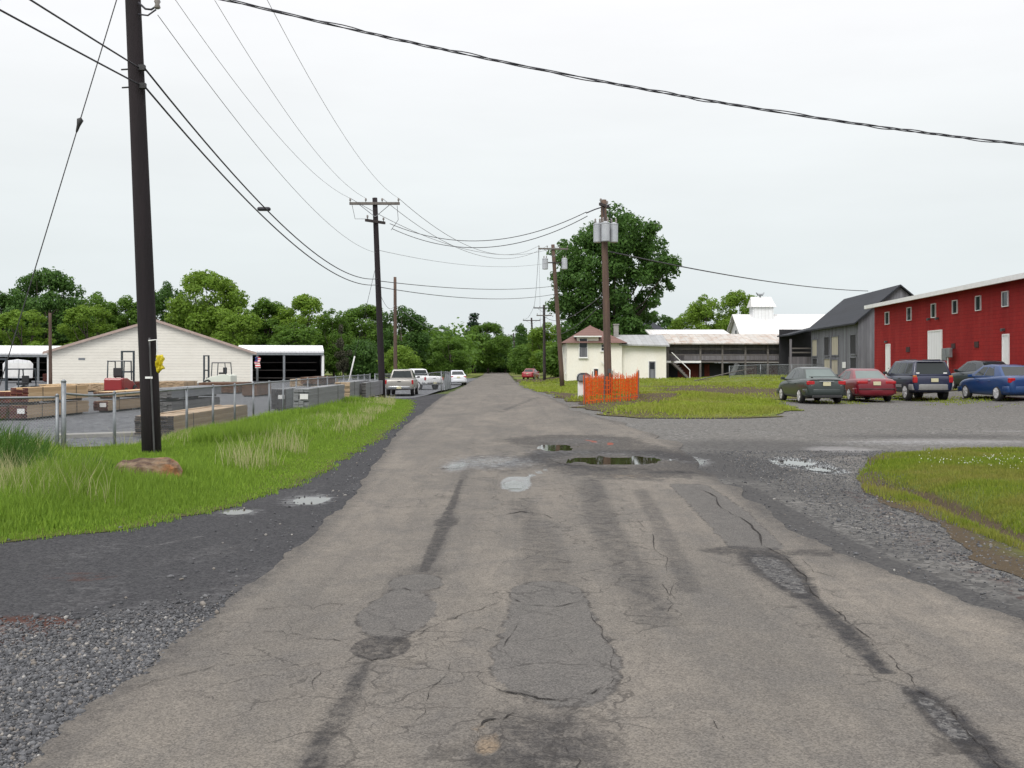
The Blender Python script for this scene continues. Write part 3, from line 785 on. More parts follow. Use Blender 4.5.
# lawn
def lk(x, y):
    return (x > LWL(y) + wob(y, 3)) * (x < LWR(y) + wob(y, 9)) * (.2 + .8 * ss(0, .9, np.minimum(LWR(y) + wob(y, 9) - x, x - LWL(y) - wob(y, 3)))) * (.25 + .75 * ss(30.2, 31.2, y + .5 * vn(x * 2, y * 2, 5))) * in_view(x, y) * (1 - .97 * np.clip(lawn_bare(x, y), 0, 1))
xl = np.concatenate([scatter(70000, 2, 13, 30, 46, lk), scatter(70000, 1.5, 36, 46, 75, lk), scatter(40000, 0, 45, 75, 130, lk)])
xg = scatter(16000, 9.5, 25, 37.5, 50, lambda x, y: (x > LWR(y) - 2) * ss(.45, .7, fbm(x * .6, y * .5, 83, 4)) * .8); xl = np.concatenate([xl, xg])
hl = (.05 + .13 * ss(.35, .75, fbm(xl[:, 0] * .35, xl[:, 1] * .3, 71, 3))) * np.where((xl[:, 0] > LWR(xl[:, 1])), .45, 1) * rng.uniform(.5, 1.3, len(xl))
tag(blades('lawn_grass', xl, hl, .0011 * xl[:, 1] * rng.uniform(.7, 1.3, len(xl)), 'grass_lawn', .7), 'yellow green mown grass round the house and beside the parked cars', 'grass', kind='stuff')

# loose stones
def mk_stone():
    m, t, b = nodes_of('loose_stone'); q = NT(t); geo = q.n('ShaderNodeNewGeometry')
    col = q.ramp(geo.outputs['Random Per Island'], [(0, (.035, .037, .042)), (.5, (.085, .088, .096)), (.86, (.15, .152, .16)), (.96, (.19, .165, .14)), (1, (.36, .35, .33))])
    n = q.noise(q.coord('Object'), 60, 3)
    q.l(q.mix(q.rangev(n, .3, .7, 0, .4), col, (.06, .06, .062)), b.inputs['Base Color']); b.inputs['Roughness'].default_value = .85
    return m
M['stone'] = mk_stone()
ico = bmesh.new(); bmesh.ops.create_icosphere(ico, subdivisions=1, radius=1); IV = np.array([v.co[:] for v in ico.verts]); IF = np.array([[v.index for v in f.verts] for f in ico.faces]); ico.free()
def stones(name, xy, size, label):
    n = len(xy); s = size[:, None] * rng.uniform(.45, 1.3, (n, 3)); s[:, 2] *= .75
    a = rng.uniform(0, 6.283, n); V = IV[None] * (1 + rng.uniform(-.42, .30, (n, 12, 1))) * s[:, None]
    x = V[..., 0] * np.cos(a)[:, None] - V[..., 1] * np.sin(a)[:, None]; y = V[..., 0] * np.sin(a)[:, None] + V[..., 1] * np.cos(a)[:, None]
    z0 = ground(xy[:, 0], xy[:, 1]) - .012
    W = np.stack([x + xy[:, 0:1], y + xy[:, 1:2], V[..., 2] + (z0 + s[:, 2] * .45)[:, None]], -1).reshape(-1, 3)
    fl = (np.arange(n)[:, None, None] * 12 + IF[None]).ravel()
    tag(link(np_mesh(name, W, fl, np.full(n * 20, 3), 'stone'), name), label, 'gravel', kind='stuff')
def gk(x, y):                        # coarse gravel of the left shoulder
    py = HY + H * F / y
    return (x < RL(y) + .02 - .0 * y) * ss(600, 655, py + .10 * (512 + 1024 * x / y) - 10) * in_view(x, y)
s1 = scatter(140000, -4.6, -1.7, 3.6, 8.5, gk)
s2 = scatter(2600, -4, -1.8, 6, 30, lambda x, y: (x < RL(y) + .1) * (x > GL(y) - .2) * ss(1.2, .1, RL(y) - x) * .8)
s3 = scatter(2600, -16, -2.6, 7, 40, lambda x, y: in_view(x, y) * ss(.35, .0, np.abs(x - GL(y) - .05)) * .8)
ss_ = np.concatenate([s1, s2, s3])
stones('loose_gravel', ss_, np.concatenate([rng.gamma(4, .0016, len(s1)) + .0025, rng.gamma(3, .0026, len(s2)) + .004, rng.gamma(3, .004, len(s3)) + .004]), 'loose grey stones strewn over the left shoulder')
def rk(x, y):
    return (x > RR(y) - .15) * in_view(x, y) * (x < np.minimum(IL0(np.clip(y, 8.2, 18)) + .6, 9.5)) * (.12 + .88 * ss(.35, .9, x - RR0(y)))
s4 = scatter(60000, 2.3, 8.5, 6, 19, rk)
stones('lot_stones', s4, rng.gamma(2.6, .0019, len(s4)) + .003, 'loose grey stones along the right edge of the road')
s5 = scatter(500, -1.9, 3.2, 3.8, 14, lambda x, y: (x > RL(y) + .1) * (x < RR(y) - .05) * (.12 + .88 * ss(.4, 0, np.minimum(x - RL(y), RR(y) - x))))
stones('road_grit', s5, rng.gamma(2.5, .002, len(s5)) + .0025, 'scattered grit and pebbles lying on the asphalt')

# ------------------------------------------------------------------ trees
def leaves(centers, radii, n, size, squash=.8, inner=.45):
    radii = np.asarray(radii); w_ = radii ** 2; k = rng.choice(len(centers), n, p=w_ / w_.sum())
    d = rng.normal(size=(n, 3)); d /= np.linalg.norm(d, axis=1)[:, None]
    rr = radii[k] * (inner + (1.0 - inner) * rng.uniform(0, 1, n) ** .6 + np.abs(rng.normal(0, .19, n)))
    p = np.asarray(centers)[k] + d * rr[:, None] * np.array([1, 1, squash])
    nrm = d * .7 + rng.normal(size=(n, 3)) * .55 + np.array([0, 0, .35]); nrm /= np.linalg.norm(nrm, axis=1)[:, None]
    t1 = np.cross(nrm, rng.normal(size=(n, 3))); t1 /= np.linalg.norm(t1, axis=1)[:, None]; t2 = np.cross(nrm, t1)
    s = (size * rng.uniform(.6, 1.4, n))[:, None]
    a = p - t1 * s * .55; c = p + t1 * s * .55; bb = p + t2 * s * .32 + nrm * s * .06; dd = p - t2 * s * .32 + nrm * s * .06
    return np.stack([a, bb, c, dd], 1).reshape(-1, 3)
def crown_mesh(name, centers, radii, n, size, squash=.8, inner=.45):
    V = leaves(centers, radii, n, size, squash, inner)
    return np_mesh(name, V, np.arange(len(V)), np.full(len(V) // 4, 4), 'leaf_mid')

def tree_arch(seed, w_, h_, base, nb, br, n, size, shape='round'):
    """blob centres spread through a crown of width w_, height h_, starting at height base"""
    r = random.Random(seed); C_, Rd = [], []
    ch = h_ - base
    while len(C_) < nb:
        u = r.uniform(0, 1); th = r.uniform(0, 6.283)
        if shape == 'round': pr = math.sqrt(max(0, 1 - (2 * u - 1) ** 2)) ** .8
        elif shape == 'spread': pr = math.sin(math.pi * min(1, u * .72 + .22)) ** .7
        elif shape == 'cone': pr = (1 - u) ** .8
        else: pr = math.sin(math.pi * (.12 + .8 * u)) ** .6
        rad = w_ / 2 * br * r.uniform(.65, 1.25) * (1 - .3 * u if shape != 'cone' else 1 - .6 * u)
        q_ = (max(0, w_ / 2 * pr - rad * .75)) * (r.uniform(.25, 1) ** .5)
        C_.append((q_ * math.cos(th), q_ * math.sin(th), base + rad * .5 + (ch - rad * 1.3) * u)); Rd.append(rad)
    crown = crown_mesh('crown', C_, Rd, n, size)
    b = MB(); tr = max(.10, h_ * .018)
    top = base + ch * .55; jx, jy = r.uniform(-.4, .4), r.uniform(-.4, .4)
    P_ = [(0, 0, -.3), (jx * .3, jy * .3, base * .5), (jx, jy, base + .1), (jx * 1.4, jy * 1.2, top)]
    b.tube(P_, [tr * 1.25, tr, tr * .8, tr * .3], 9)
    for c in C_[:min(nb, 18)]:
        z0 = r.uniform(base * .6, max(base * .61, min(top, c[2] - .3))); t = min(1, z0 / max(base, .1))
        s = Vector((jx * t, jy * t, z0)); e_ = Vector(c); m_ = (s + e_) / 2 + Vector((r.uniform(-.3, .3), r.uniform(-.3, .3), -.12 * (e_ - s).length))
        b.tube([s, m_, e_], [tr * .42, tr * .28, tr * .08], 6)
    trunk = b.build('trunk', 'bark', smooth=True)
    me = trunk.data; bpy.data.objects.remove(trunk)
    return crown, me, w_, h_
ARCH = {
    'round':  tree_arch(1, 9, 13, 1.5, 60, .29, 17000, .36),
    'broad':  tree_arch(2, 12, 14, 1.8, 85, .24, 23000, .38, 'round'),
    'tall':   tree_arch(3, 7, 15, 1.8, 55, .33, 15000, .36, 'oval'),
    'loose':  tree_arch(4, 9, 14, 1.5, 52, .24, 11500, .36, 'round'),
    'bush':   tree_arch(5, 7, 6, .1, 24, .44, 9000, .32, 'round'),
    'fir':    tree_arch(6, 6, 15, 2.0, 30, .42, 7000, .36, 'cone'),
    'slim':   tree_arch(8, 3.4, 9, 1.2, 14, .45, 2200, .30, 'oval'),
}
def tree(name, kind, px, top, wpx, Y, leaf, label, group, base_z=None, rz=None):
    cr, tr, w_, h_ = ARCH[kind]
    x = (px - 512) / F * Y; z = gz(x, Y) if base_z is None else base_z
    hh = H - (top - HY) / F * Y - z; ww = wpx / F * Y
    t = thing(name, label, 'tree' if 'bush' not in name else 'bush', (x, Y, z), rnd.uniform(0, 6.28) if rz is None else rz, group)
    t.scale = (ww / w_, ww / w_, hh / h_)
    c = link(cr, 'crown', t); c.material_slots[0].link = 'OBJECT'; c.material_slots[0].material = M[leaf]
    link(tr, 'trunk', t)
    return t
TL = 'trees of the wood behind the lumber yard'
TREES = [
 ('leafy_tree', 'tall', 5, 290, 66, 152, 'leaf_dark', 'dark green tree at the left end of the wood, left of the broad spreading tree'),
 ('leafy_tree', 'broad', 46, 268, 84, 150, 'leaf_dark', 'broad dark tree rising highest over the left open shed'),
 ('leafy_tree', 'loose', 22, 308, 62, 137, 'leaf_light', 'bright green low tree in front of the broad dark tree at the far left'),
 ('leafy_tree', 'round', 98, 291, 56, 150, 'leaf_mid', 'mid green tree with a rounded top just right of the broad dark tree'),
 ('leafy_tree', 'loose', 88, 303, 60, 141, 'leaf_light', 'pale green loose tree standing over the left slope of the cream roof'),
 ('leafy_tree', 'tall', 131, 293, 40, 150, 'leaf_mid', 'narrow green tree half hidden behind the big dark pole'),
 ('leafy_tree', 'round', 166, 281, 50, 154, 'leaf_dark', 'dark tree directly right of the big dark pole, above the cream gable'),
 ('leafy_tree', 'broad', 207, 270, 92, 149, 'leaf_light', 'large yellow green tree crowning the wood behind the cream warehouse'),
 ('leafy_tree', 'round', 236, 306, 60, 140, 'leaf_light', 'low yellow green tree in front of the large crowning tree'),
 ('leafy_tree', 'tall', 268, 296, 50, 150, 'leaf_mid', 'upright green tree between the crowning tree and the white roofed shed'),
 ('leafy_tree', 'loose', 302, 292, 66, 150, 'leaf_light', 'airy pale tree with a feathery top over the white roofed shed'),
 ('leafy_tree', 'round', 292, 322, 62, 139, 'leaf_mid', 'rounded green tree low behind the white roofed shed'),
 ('leafy_tree', 'round', 334, 308, 44, 149, 'leaf_mid', 'green tree over the right end of the white roofed shed'),
 ('leafy_tree', 'slim', 343, 322, 17, 139, 'leaf_dry', 'thin dull brownish tree beside the leaning white guy guard'),
 ('leafy_tree', 'broad', 366, 304, 68, 166, 'leaf_mid', 'wide mid green tree left of the pole with the crossarm'),
 ('leafy_tree', 'round', 404, 305, 58, 162, 'leaf_dark', 'dark rounded tree rising behind the thin pole'),
 ('leafy_tree', 'bush', 364, 338, 46, 142, 'leaf_dark', 'dark bushy tree low behind the fence left of the crossarm pole'),
 ('leafy_tree', 'bush', 401, 344, 42, 118, 'leaf_light', 'bright green bushy tree behind the pickups'),
 ('leafy_tree', 'round', 440, 325, 38, 195, 'leaf_dark', 'dark tree in the dip of the skyline left of the pointed conifer'),
 ('leafy_tree', 'round', 450, 336, 48, 150, 'leaf_mid', 'mid green rounded tree above the white car'),
 ('conifer_tree', 'fir', 474, 312, 42, 235, 'leaf_fir', 'dark pointed conifer topping the far end of the road'),
 ('leafy_tree', 'broad', 488, 322, 52, 228, 'leaf_mid', 'tree right of the dark conifer at the far end of the road'),
 ('leafy_tree', 'round', 505, 334, 40, 245, 'leaf_dark', 'dark tree closing the road end, left of the row of far poles'),
 ('leafy_tree', 'bush', 478, 349, 44, 248, 'leaf_dark', 'dark low bush closing the left half of the road end'),
 ('leafy_tree', 'bush', 504, 351, 44, 249, 'leaf_dark', 'dark low bush closing the right half of the road end'),
 ('leafy_tree', 'tall', 521, 322, 18, 215, 'leaf_dark', 'narrow dark tree behind the far poles'),
 ('leafy_tree', 'bush', 524, 343, 34, 205, 'leaf_mid', 'green bushy tree over the parked red car by the road end'),
 ('leafy_tree', 'round', 549, 322, 54, 162, 'leaf_light', 'bright green tree between the far poles and the house'),
 ('leafy_tree', 'round', 537, 342, 34, 170, 'leaf_mid', 'green tree in front of the narrow dark one, behind the far poles'),
 ('leafy_tree', 'bush', 562, 340, 52, 138, 'leaf_mid', 'leafy bush at the left corner of the house'),
 ('leafy_tree', 'loose', 660, 313, 40, 172, 'leaf_dark', 'dark sparse tree behind the black hip roof'),
 ('leafy_tree', 'round', 686, 310, 38, 156, 'leaf_light', 'pale green tree just right of the black hip roof'),
 ('leafy_tree', 'round', 706, 294, 46, 150, 'leaf_light', 'light green tree above the middle of the rusty porch roof'),
 ('leafy_tree', 'broad', 739, 290, 56, 152, 'leaf_light', 'light green spreading tree left of the white cupola'),
]
for nm, kd, px, top, wp, Y, lf, lab in TREES:
    tree(nm, kd, px, top, wp, Y, lf, lab, TL if px < 460 else ('trees at the road end' if px < 570 else 'trees behind the barns'))
# the big tree over the house: a crown of many separate leaf masses on visible limbs
def big_tree():
    Y = 121.; s = Y / F
    t = thing('shade_tree', 'huge dark green tree towering over the small cream house', 'tree', ((612 - 512) * s, Y, 0))
    blobs = []
    spec = [(600, 232, 24), (625, 226, 20), (645, 240, 22), (657, 262, 18), (580, 250, 22), (568, 272, 18), (563, 300, 16), (612, 250, 26), (640, 262, 20),
            (590, 275, 24), (612, 285, 20), (652, 285, 14), (585, 305, 22), (610, 315, 24), (624, 322, 18), (570, 322, 16), (600, 335, 22),
            (652, 225, 12), (664, 246, 10), (560, 252, 12), (574, 235, 12), (668, 275, 9), (556, 268, 8), (640, 290, 9), (595, 220, 12), (645, 303, 12), (640, 317, 15), (652, 310, 9), (630, 300, 17), (648, 294, 9)]
    for px, py, r_ in spec:
        for k in range(9 if r_ > 15 else 4):
            dy = rnd.uniform(-1, 1) * max(1.0, 6.2 * math.sqrt(max(0, 1 - ((px - 612) / 62) ** 2)))
            blobs.append((((px - 612) + rnd.gauss(0, .38) * r_) * s, dy, H - (py + 8 + rnd.gauss(0, .33) * r_ - HY) * s, r_ * s * rnd.uniform(.34, .6)))
    c = link(crown_mesh('crown', [b_[:3] for b_ in blobs], [b_[3] for b_ in blobs], 48000, .36, .8, .3), 'crown', t)
    c.material_slots[0].link = 'OBJECT'; c.material_slots[0].material = M['leaf_dark']
    m = MB(); m.tube([(0, 0, -.3), (.1, 0, 2), (.2, .1, 5), (.5, 0, 8)], [.62, .5, .44, .34], 12)
    for b_ in blobs[::11]:
        st = Vector((.15, 0, rnd.uniform(3.5, 7.5))); en = Vector(b_[:3]); md = (st + en) / 2 + Vector((rnd.uniform(-.5, .5), 0, -.6))
        m.tube([st, md, en], [.15, .09, .03], 6)
    m.build('trunk', 'bark', t, smooth=True)
big_tree()
# the wood behind the first rows, reading as one mass
cs, rs = [], []
for k in range(150):
    px = rnd.uniform(-90, 470); Y = rnd.uniform(168, 190); x = (px - 512) / F * Y
    topy = np.interp(px, [-90, 0, 60, 140, 220, 300, 420, 470], [300, 300, 292, 304, 298, 308, 322, 340]) + rnd.uniform(0, 34)
    r_ = rnd.uniform(2.2, 4.0); cs.append((x, Y, max(2, H - (topy - HY) / F * Y - r_))); rs.append(r_)
    cs.append((x + rnd.uniform(-3, 3), Y + 3, rnd.uniform(2, 6))); rs.append(rnd.uniform(2.5, 4))
me = crown_mesh('woods', cs, rs, 60000, .7)
o = link(me, 'woods'); o.material_slots[0].link = 'OBJECT'; o.material_slots[0].material = M['leaf_mid']
tag(o, 'far wood reading as one dark green mass behind the yard trees', 'woods', kind='stuff')
cs, rs = [], []
for k in range(70):
    px = rnd.uniform(440, 580); Y = rnd.uniform(256, 275); x = (px - 512) / F * Y
    r_ = rnd.uniform(2.5, 4.5); cs.append((x, Y, rnd.uniform(1.5, 7))); rs.append(r_)
me = crown_mesh('woods', cs, rs, 12000, .85)
o = link(me, 'woods'); o.material_slots[0].link = 'OBJECT'; o.material_slots[0].material = M['leaf_dark']
tag(o, 'dark wood closing the view at the end of the road', 'woods', kind='stuff')
# ------------------------------------------------------------------ building materials
def mk_siding(name, c, pitch, depth=.02, axis='Z', dirt=(.5, .47, .42), gap=.12, rough=.6, vary=.2, stain=.35):
    """boards or sheets: grooves every pitch metres along one axis, each board its own tone"""
    m, t, b = nodes_of(name); q = NT(t); co = q.coord('Object')
    sp = q.n('ShaderNodeSeparateXYZ'); q.l(co, sp.inputs[0])
    if axis == 'Z': v = sp.outputs['Z']
    elif axis == 'X': v = sp.outputs['X']
    else: v = q.math('ADD', sp.outputs['X'], sp.outputs['Y'])
    u = q.math('DIVIDE', v, pitch); fr = q.math('FRACT', u); fl = q.math('FLOOR', u)
    wn = q.n('ShaderNodeTexWhiteNoise', noise_dimensions='1D'); q.l(fl, wn.inputs['W'])
    st = (1, 1, .15) if axis != 'Z' else (.25, .25, 1)
    n = q.noise(q.mapping(co, st), 1.3, 6, .65); n2 = q.noise(q.mapping(co, st), 9, 4, .7)
    col = q.mix(q.math('MULTIPLY', wn.outputs[0], vary), c, tuple(x * .5 for x in c))
    col = q.mix(q.rangev(n, .45, .75, 0, stain), col, tuple(x * y for x, y in zip(c, dirt)))
    col = q.mix(q.rangev(n2, .4, .8, 0, .3), col, tuple(x * .6 for x in c))
    gr = q.math('LESS_THAN', fr, gap)
    col = q.mix(q.math('MULTIPLY', gr, .55), col, tuple(x * .35 for x in c))
    q.l(col, b.inputs['Base Color']); b.inputs['Roughness'].default_value = rough; b.inputs['Specular IOR Level'].default_value = .22
    q.bump(b, q.math('ADD', q.math('MULTIPLY', fr, 1.0), q.math('MULTIPLY', n2, .4)), .6, depth)
    return m
M['cream_siding'] = mk_siding('cream_siding', (.86, .83, .75), .30, .03, stain=.2, vary=.07, gap=.09)
M['white_metal'] = mk_siding('white_sheet_metal', (.82, .83, .85), .45, .02, 'X', gap=.06, vary=.06, stain=.12, rough=.45)
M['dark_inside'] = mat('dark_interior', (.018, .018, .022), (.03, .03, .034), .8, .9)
M['trim_pink'] = mat('brownish_trim', (.40, .30, .26), (.46, .36, .32), 2, .7)
M['white_trim'] = mat('white_trim', (.86, .86, .86), (.76, .76, .75), 3, .6)
M['grey_metal'] = mat('galvanised_steel', (.30, .32, .34), (.20, .215, .23), 5, .5, .55)
M['cream_plaster'] = mat('cream_plaster', (.84, .80, .71), (.87, .85, .79), .9, .9, stretch=(1, 1, .4), bump=.25, fine=.08)
M['roof_brown'] = mk_siding('brown_shingles', (.20, .12, .105), .22, .02, 'Z', vary=.35, gap=.1, rough=.9)
M['roof_grey'] = mk_siding('grey_sheet_roof', (.42, .43, .44), .6, .02, 'X', dirt=(.55, .5, .45), vary=.3, stain=.6, rough=.55, gap=.05)
M['roof_rust'] = mk_siding('rusty_sheet_roof', (.52, .50, .47), .7, .02, 'X', dirt=(.62, .40, .28), vary=.3, stain=1.0, rough=.7, gap=.06)
M['roof_white'] = mk_siding('white_sheet_roof', (.74, .74, .74), .55, .02, 'X', dirt=(.7, .6, .5), vary=.15, stain=.5, rough=.5, gap=.05)
M['roof_slate'] = mk_siding('dark_slate', (.034, .038, .047), .25, .02, 'Z', vary=.4, gap=.1, rough=.75)
M['boards_grey'] = mk_siding('weathered_boards', (.225, .23, .255), .24, .02, 'XY', dirt=(.38, .36, .38), vary=.75, stain=1.0, rough=.9, gap=.08)
M['boards_dark'] = mk_siding('dark_weathered_boards', (.19, .18, .195), .2, .02, 'X', vary=.5, stain=.8, rough=.9, gap=.1)
M['boards_red'] = mk_siding('old_red_brown_boards', (.15, .040, .03), .25, .02, 'X', vary=.6, stain=.9, rough=.9, gap=.1)
M['board_cream'] = mat('cream_shutter_boards', (.50, .46, .36), (.36, .33, .26), 2, .85, stretch=(1, 1, .2))
M['window_glass'] = glassmat('window_glass')
M['concrete'] = mat('concrete', (.34, .33, .31), (.25, .245, .235), 1.5, .9, bump=.2)

def mk_redblock():
    m, t, b = nodes_of('red_painted_block'); q = NT(t); co = q.coord('Object')
    mp = q.n('ShaderNodeMapping'); mp.inputs['Rotation'].default_value = (R(90), 0, 0); q.l(co, mp.inputs['Vector'])
    br = q.n('ShaderNodeTexBrick'); br.inputs['Scale'].default_value = 1.0; br.inputs['Brick Width'].default_value = .4; br.inputs['Row Height'].default_value = .2
    br.inputs['Mortar Size'].default_value = .008; br.inputs['Color1'].default_value = (.32, .023, .022, 1); br.inputs['Color2'].default_value = (.285, .021, .020, 1); br.inputs['Mortar'].default_value = (.16, .009, .012, 1)
    q.l(mp.outputs[0], br.inputs['Vector'])
    n = q.noise(q.mapping(co, (1, 1, .3)), .7, 6, .65); n2 = q.noise(co, 6, 4, .7)
    col = q.mix(q.rangev(n, .4, .72, 0, .55), br.outputs['Color'], (.15, .010, .014))
    col = q.mix(q.rangev(n2, .55, .8, 0, .25), col, (.30, .045, .045))
    stv = q.noise(q.mapping(co, (1.6, 1.6, .10)), 1.4, 5, .7); col = q.mix(q.rangev(stv, .48, .7, 0, .25), col, (.33, .055, .05))
    lowz = q.n('ShaderNodeSeparateXYZ'); q.l(co, lowz.inputs[0]); col = q.mix(q.math('MULTIPLY', q.rangev(lowz.outputs['Z'], 1.3, .3), q.rangev(n, .3, .7)), col, (.10, .04, .035))
    q.l(col, b.inputs['Base Color']); b.inputs['Roughness'].default_value = .85; b.inputs['Specular IOR Level'].default_value = .15
    q.bump(b, q.math('SUBTRACT', q.math('MULTIPLY', n2, .3), br.outputs['Fac']), .5, .01); return m
M['red_block'] = mk_redblock()

def rect_panel(mb, x0, x1, z0, z1, y0, y1, mi=0):
    return mb.box(((x0 + x1) / 2, (y0 + y1) / 2, (z0 + z1) / 2), (x1 - x0, abs(y1 - y0), z1 - z0), mi=mi)
def frame_of(mb, x0, x1, z0, z1, w_, y0, y1):
    rect_panel(mb, x0 - w_, x0, z0 - w_, z1 + w_, y0, y1); rect_panel(mb, x1, x1 + w_, z0 - w_, z1 + w_, y0, y1)
    rect_panel(mb, x0, x1, z1, z1 + w_, y0, y1); rect_panel(mb, x0, x1, z0 - w_, z0, y0, y1); return mb
def window(root, x0, x1, z0, z1, glass='window_glass', frm='white_trim', w_=.08, sill=True, bars=True, y=0.0, name='window'):
    """glass set in the wall plane y, frame proud of it; children of the wall's building"""
    g = rect_panel(MB(), x0, x1, z0, z1, y - .02, y + .02).build(name, glass, root)
    fm = frame_of(MB(), x0, x1, z0, z1, w_, y - .07, y + .02)
    if bars: rect_panel(fm, x0, x1, (z0 + z1) / 2 - .025, (z0 + z1) / 2 + .025, y - .05, y + .01)
    fm.build('frame', frm, g)
    if sill: rect_panel(MB(), x0 - w_ - .04, x1 + w_ + .04, z0 - w_ - .06, z0 - w_ - .003, y - .14, y + .01).build('sill', frm, g)
    return g
def door(root, x0, x1, z0, z1, m, frm='white_trim', y=0.0, handle=True):
    d = rect_panel(MB(), x0, x1, z0, z1, y - .03, y + .02).build('door', m, root)
    fm = MB(); w_ = .08
    rect_panel(fm, x0 - w_, x0, z0, z1 + w_, y - .06, y + .02); rect_panel(fm, x1, x1 + w_, z0, z1 + w_, y - .06, y + .02); rect_panel(fm, x0, x1, z1, z1 + w_, y - .06, y + .02)
    fm.build('frame', frm, d)
    if handle: MB().lathe((x1 - .12, y - .03, z0 + 1.0), (0, -1, 0), [(0, .02), (.04, .02), (.045, .035), (.08, .03), (.085, .005)], 8).build('handle', 'grey_metal', d)
    return d

# ------------------------------------------------------------------ cream warehouse and the open sheds of the lumber yard
Yw = 110.; s = Yw / F; cx = (150 - 512) * s; gzw = gz(cx, Yw)
t = thing('warehouse', 'long low cream warehouse with a wide gable behind the lumber stacks', 'warehouse', (cx, Yw, gzw), R(20))
xl_, xr_ = -10.1, 10.73
ze = H - (352.5 - HY) * s - gzw; zp = H - (320.5 - HY) * s - gzw; xp = (154 - 150) * s
MB().prism([(xl_, 0), (xr_, 0), (xr_, ze), (xp, zp), (xl_, ze)], 0, 13).build('wall', 'cream_siding', t)
m = MB()
for xa, za, xb, zb in ((xl_ - .35, ze - .1, xp, zp + .03), (xp, zp + .03, xr_ + .35, ze - .1)):
    m.hexa([(xa, -.35, za), (xb, -.35, zb), (xb, 13.3, zb), (xa, 13.3, za)], [(xa, -.35, za + .14), (xb, -.35, zb + .14), (xb, 13.3, zb + .14), (xa, 13.3, za + .14)])
rf = m.build('roof', 'white_metal', t)
m = MB()
for xa, za, xb, zb in ((xl_ - .4, ze - .22, xp, zp - .09), (xp, zp - .09, xr_ + .4, ze - .22)):
    m.hexa([(xa, -.42, za), (xb, -.42, zb), (xb, -.355, zb), (xa, -.355, za)], [(xa, -.42, za + .27), (xb, -.42, zb + .27), (xb, -.355, zb + .27), (xa, -.355, za + .27)])
m.build('rake_trim', 'trim_pink', t)
for x_ in (xl_ + .13, xr_ - .13): rect_panel(MB(), x_ - .12, x_ + .12, 0, ze - .25, -.06, -.003).build('corner_trim', 'white_trim', t)
rect_panel(MB(), (84 - 150) * s, (90 - 150) * s, H - (360 - HY) * s - gzw, H - (358 - HY) * s - gzw, -.03, -.003).build('vent', 'grey_metal', t)

def open_shed(name_label, px0, px1, Y, roof_top, eave, base_px, posts, walltone, depth=9, rz=0.0):
    s = Y / F; cx = (px0 + px1) / 2; X = (cx - 512) * s; g0 = gz(X, Y)
    t = thing('open_shed', name_label, 'shed', (X, Y, g0), rz); a, b_ = (px0 - cx) * s, (px1 - cx) * s
    ze = H - (eave - HY) * s - g0; zt = H - (roof_top - HY) * (Y + depth * .6) / F - g0
    m = MB(); m.hexa([(a, -.4, ze), (b_, -.4, ze), (b_, depth * .6, zt), (a, depth * .6, zt)], [(a, -.4, ze + .22), (b_, -.4, ze + .22), (b_, depth * .6, zt + .12), (a, depth * .6, zt + .12)])
    m.hexa([(a, depth * .6, zt), (b_, depth * .6, zt), (b_, depth, zt - 1), (a, depth, zt - 1)], [(a, depth * .6, zt + .12), (b_, depth * .6, zt + .12), (b_, depth, zt - .88), (a, depth, zt - .88)])
    m.build('roof', 'white_metal', t)
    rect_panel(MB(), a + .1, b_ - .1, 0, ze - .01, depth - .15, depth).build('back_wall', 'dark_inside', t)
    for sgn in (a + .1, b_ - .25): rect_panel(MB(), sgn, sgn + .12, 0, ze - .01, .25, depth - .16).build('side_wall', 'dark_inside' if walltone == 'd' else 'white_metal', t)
    rect_panel(MB(), a, b_, ze - .30, ze - .005, -.36, -.28).build('fascia', 'grey_metal', t)
    for px in posts: rect_panel(MB(), (px - cx) * s - .13, (px - cx) * s + .13, 0, ze - .31, -.26, -.03).build('post', 'white_trim' if px > 300 else 'grey_metal', t)
    # racks of timber inside
    for k in range(3):
        rect_panel(MB(), a + .6, b_ - .8, .35 + k * .95, .42 + k * .95, 1.6, depth - .6).build('rack_shelf', 'wood_dull', t)
    return t
M['wood_dull'] = mat('dull_timber', (.165, .15, .14), (.10, .09, .085), 2, .9, stretch=(.2, 1, 1))
open_shed('open fronted shed with a white roof right of the cream warehouse', 238, 323, 124, 346.3, 352.6, 376, (258, 284, 322.3), 'w', rz=R(12))
open_shed('open fronted shed with a white roof left of the cream warehouse', -60, 64, 126, 346.5, 354.5, 376, (-20, 35, 48), 'd', rz=R(20))
# flag hung on the warehouse corner
m = MB(); n = 10
fl0 = P(255, 357, 109.2)
m.add([(x * .55 + .05 * math.sin(k), -.05 * math.sin(k * 1.7 + x * 2), -k * .13) for k in range(n) for x in (0, .5, 1)], [(k * 3 + j, k * 3 + j + 1, (k + 1) * 3 + j + 1, (k + 1) * 3 + j) for k in range(n - 1) for j in (0, 1)])
def mk_flag():
    m, t, b = nodes_of('flag_cloth'); q = NT(t); sp = q.n('ShaderNodeSeparateXYZ'); q.l(q.coord('Object'), sp.inputs[0])
    st = q.math('LESS_THAN', q.math('FRACT', q.math('MULTIPLY', sp.outputs['Z'], 4.2)), .5)
    col = q.mix(st, (.55, .05, .06), (.75, .74, .73))
    up = q.math('MULTIPLY', q.math('GREATER_THAN', sp.outputs['Z'], -.5), q.math('LESS_THAN', sp.outputs['X'], .3))
    q.l(q.mix(up, col, (.03, .04, .16)), b.inputs['Base Color']); b.inputs['Roughness'].default_value = .8; return m
M['flag'] = mk_flag()
o = m.build('flag', 'flag', fix=False); o.location = fl0; tag(o, 'striped flag hanging limp at the right corner of the cream warehouse', 'flag')
md = o.modifiers.new('cloth', 'SOLIDIFY'); md.thickness = .012

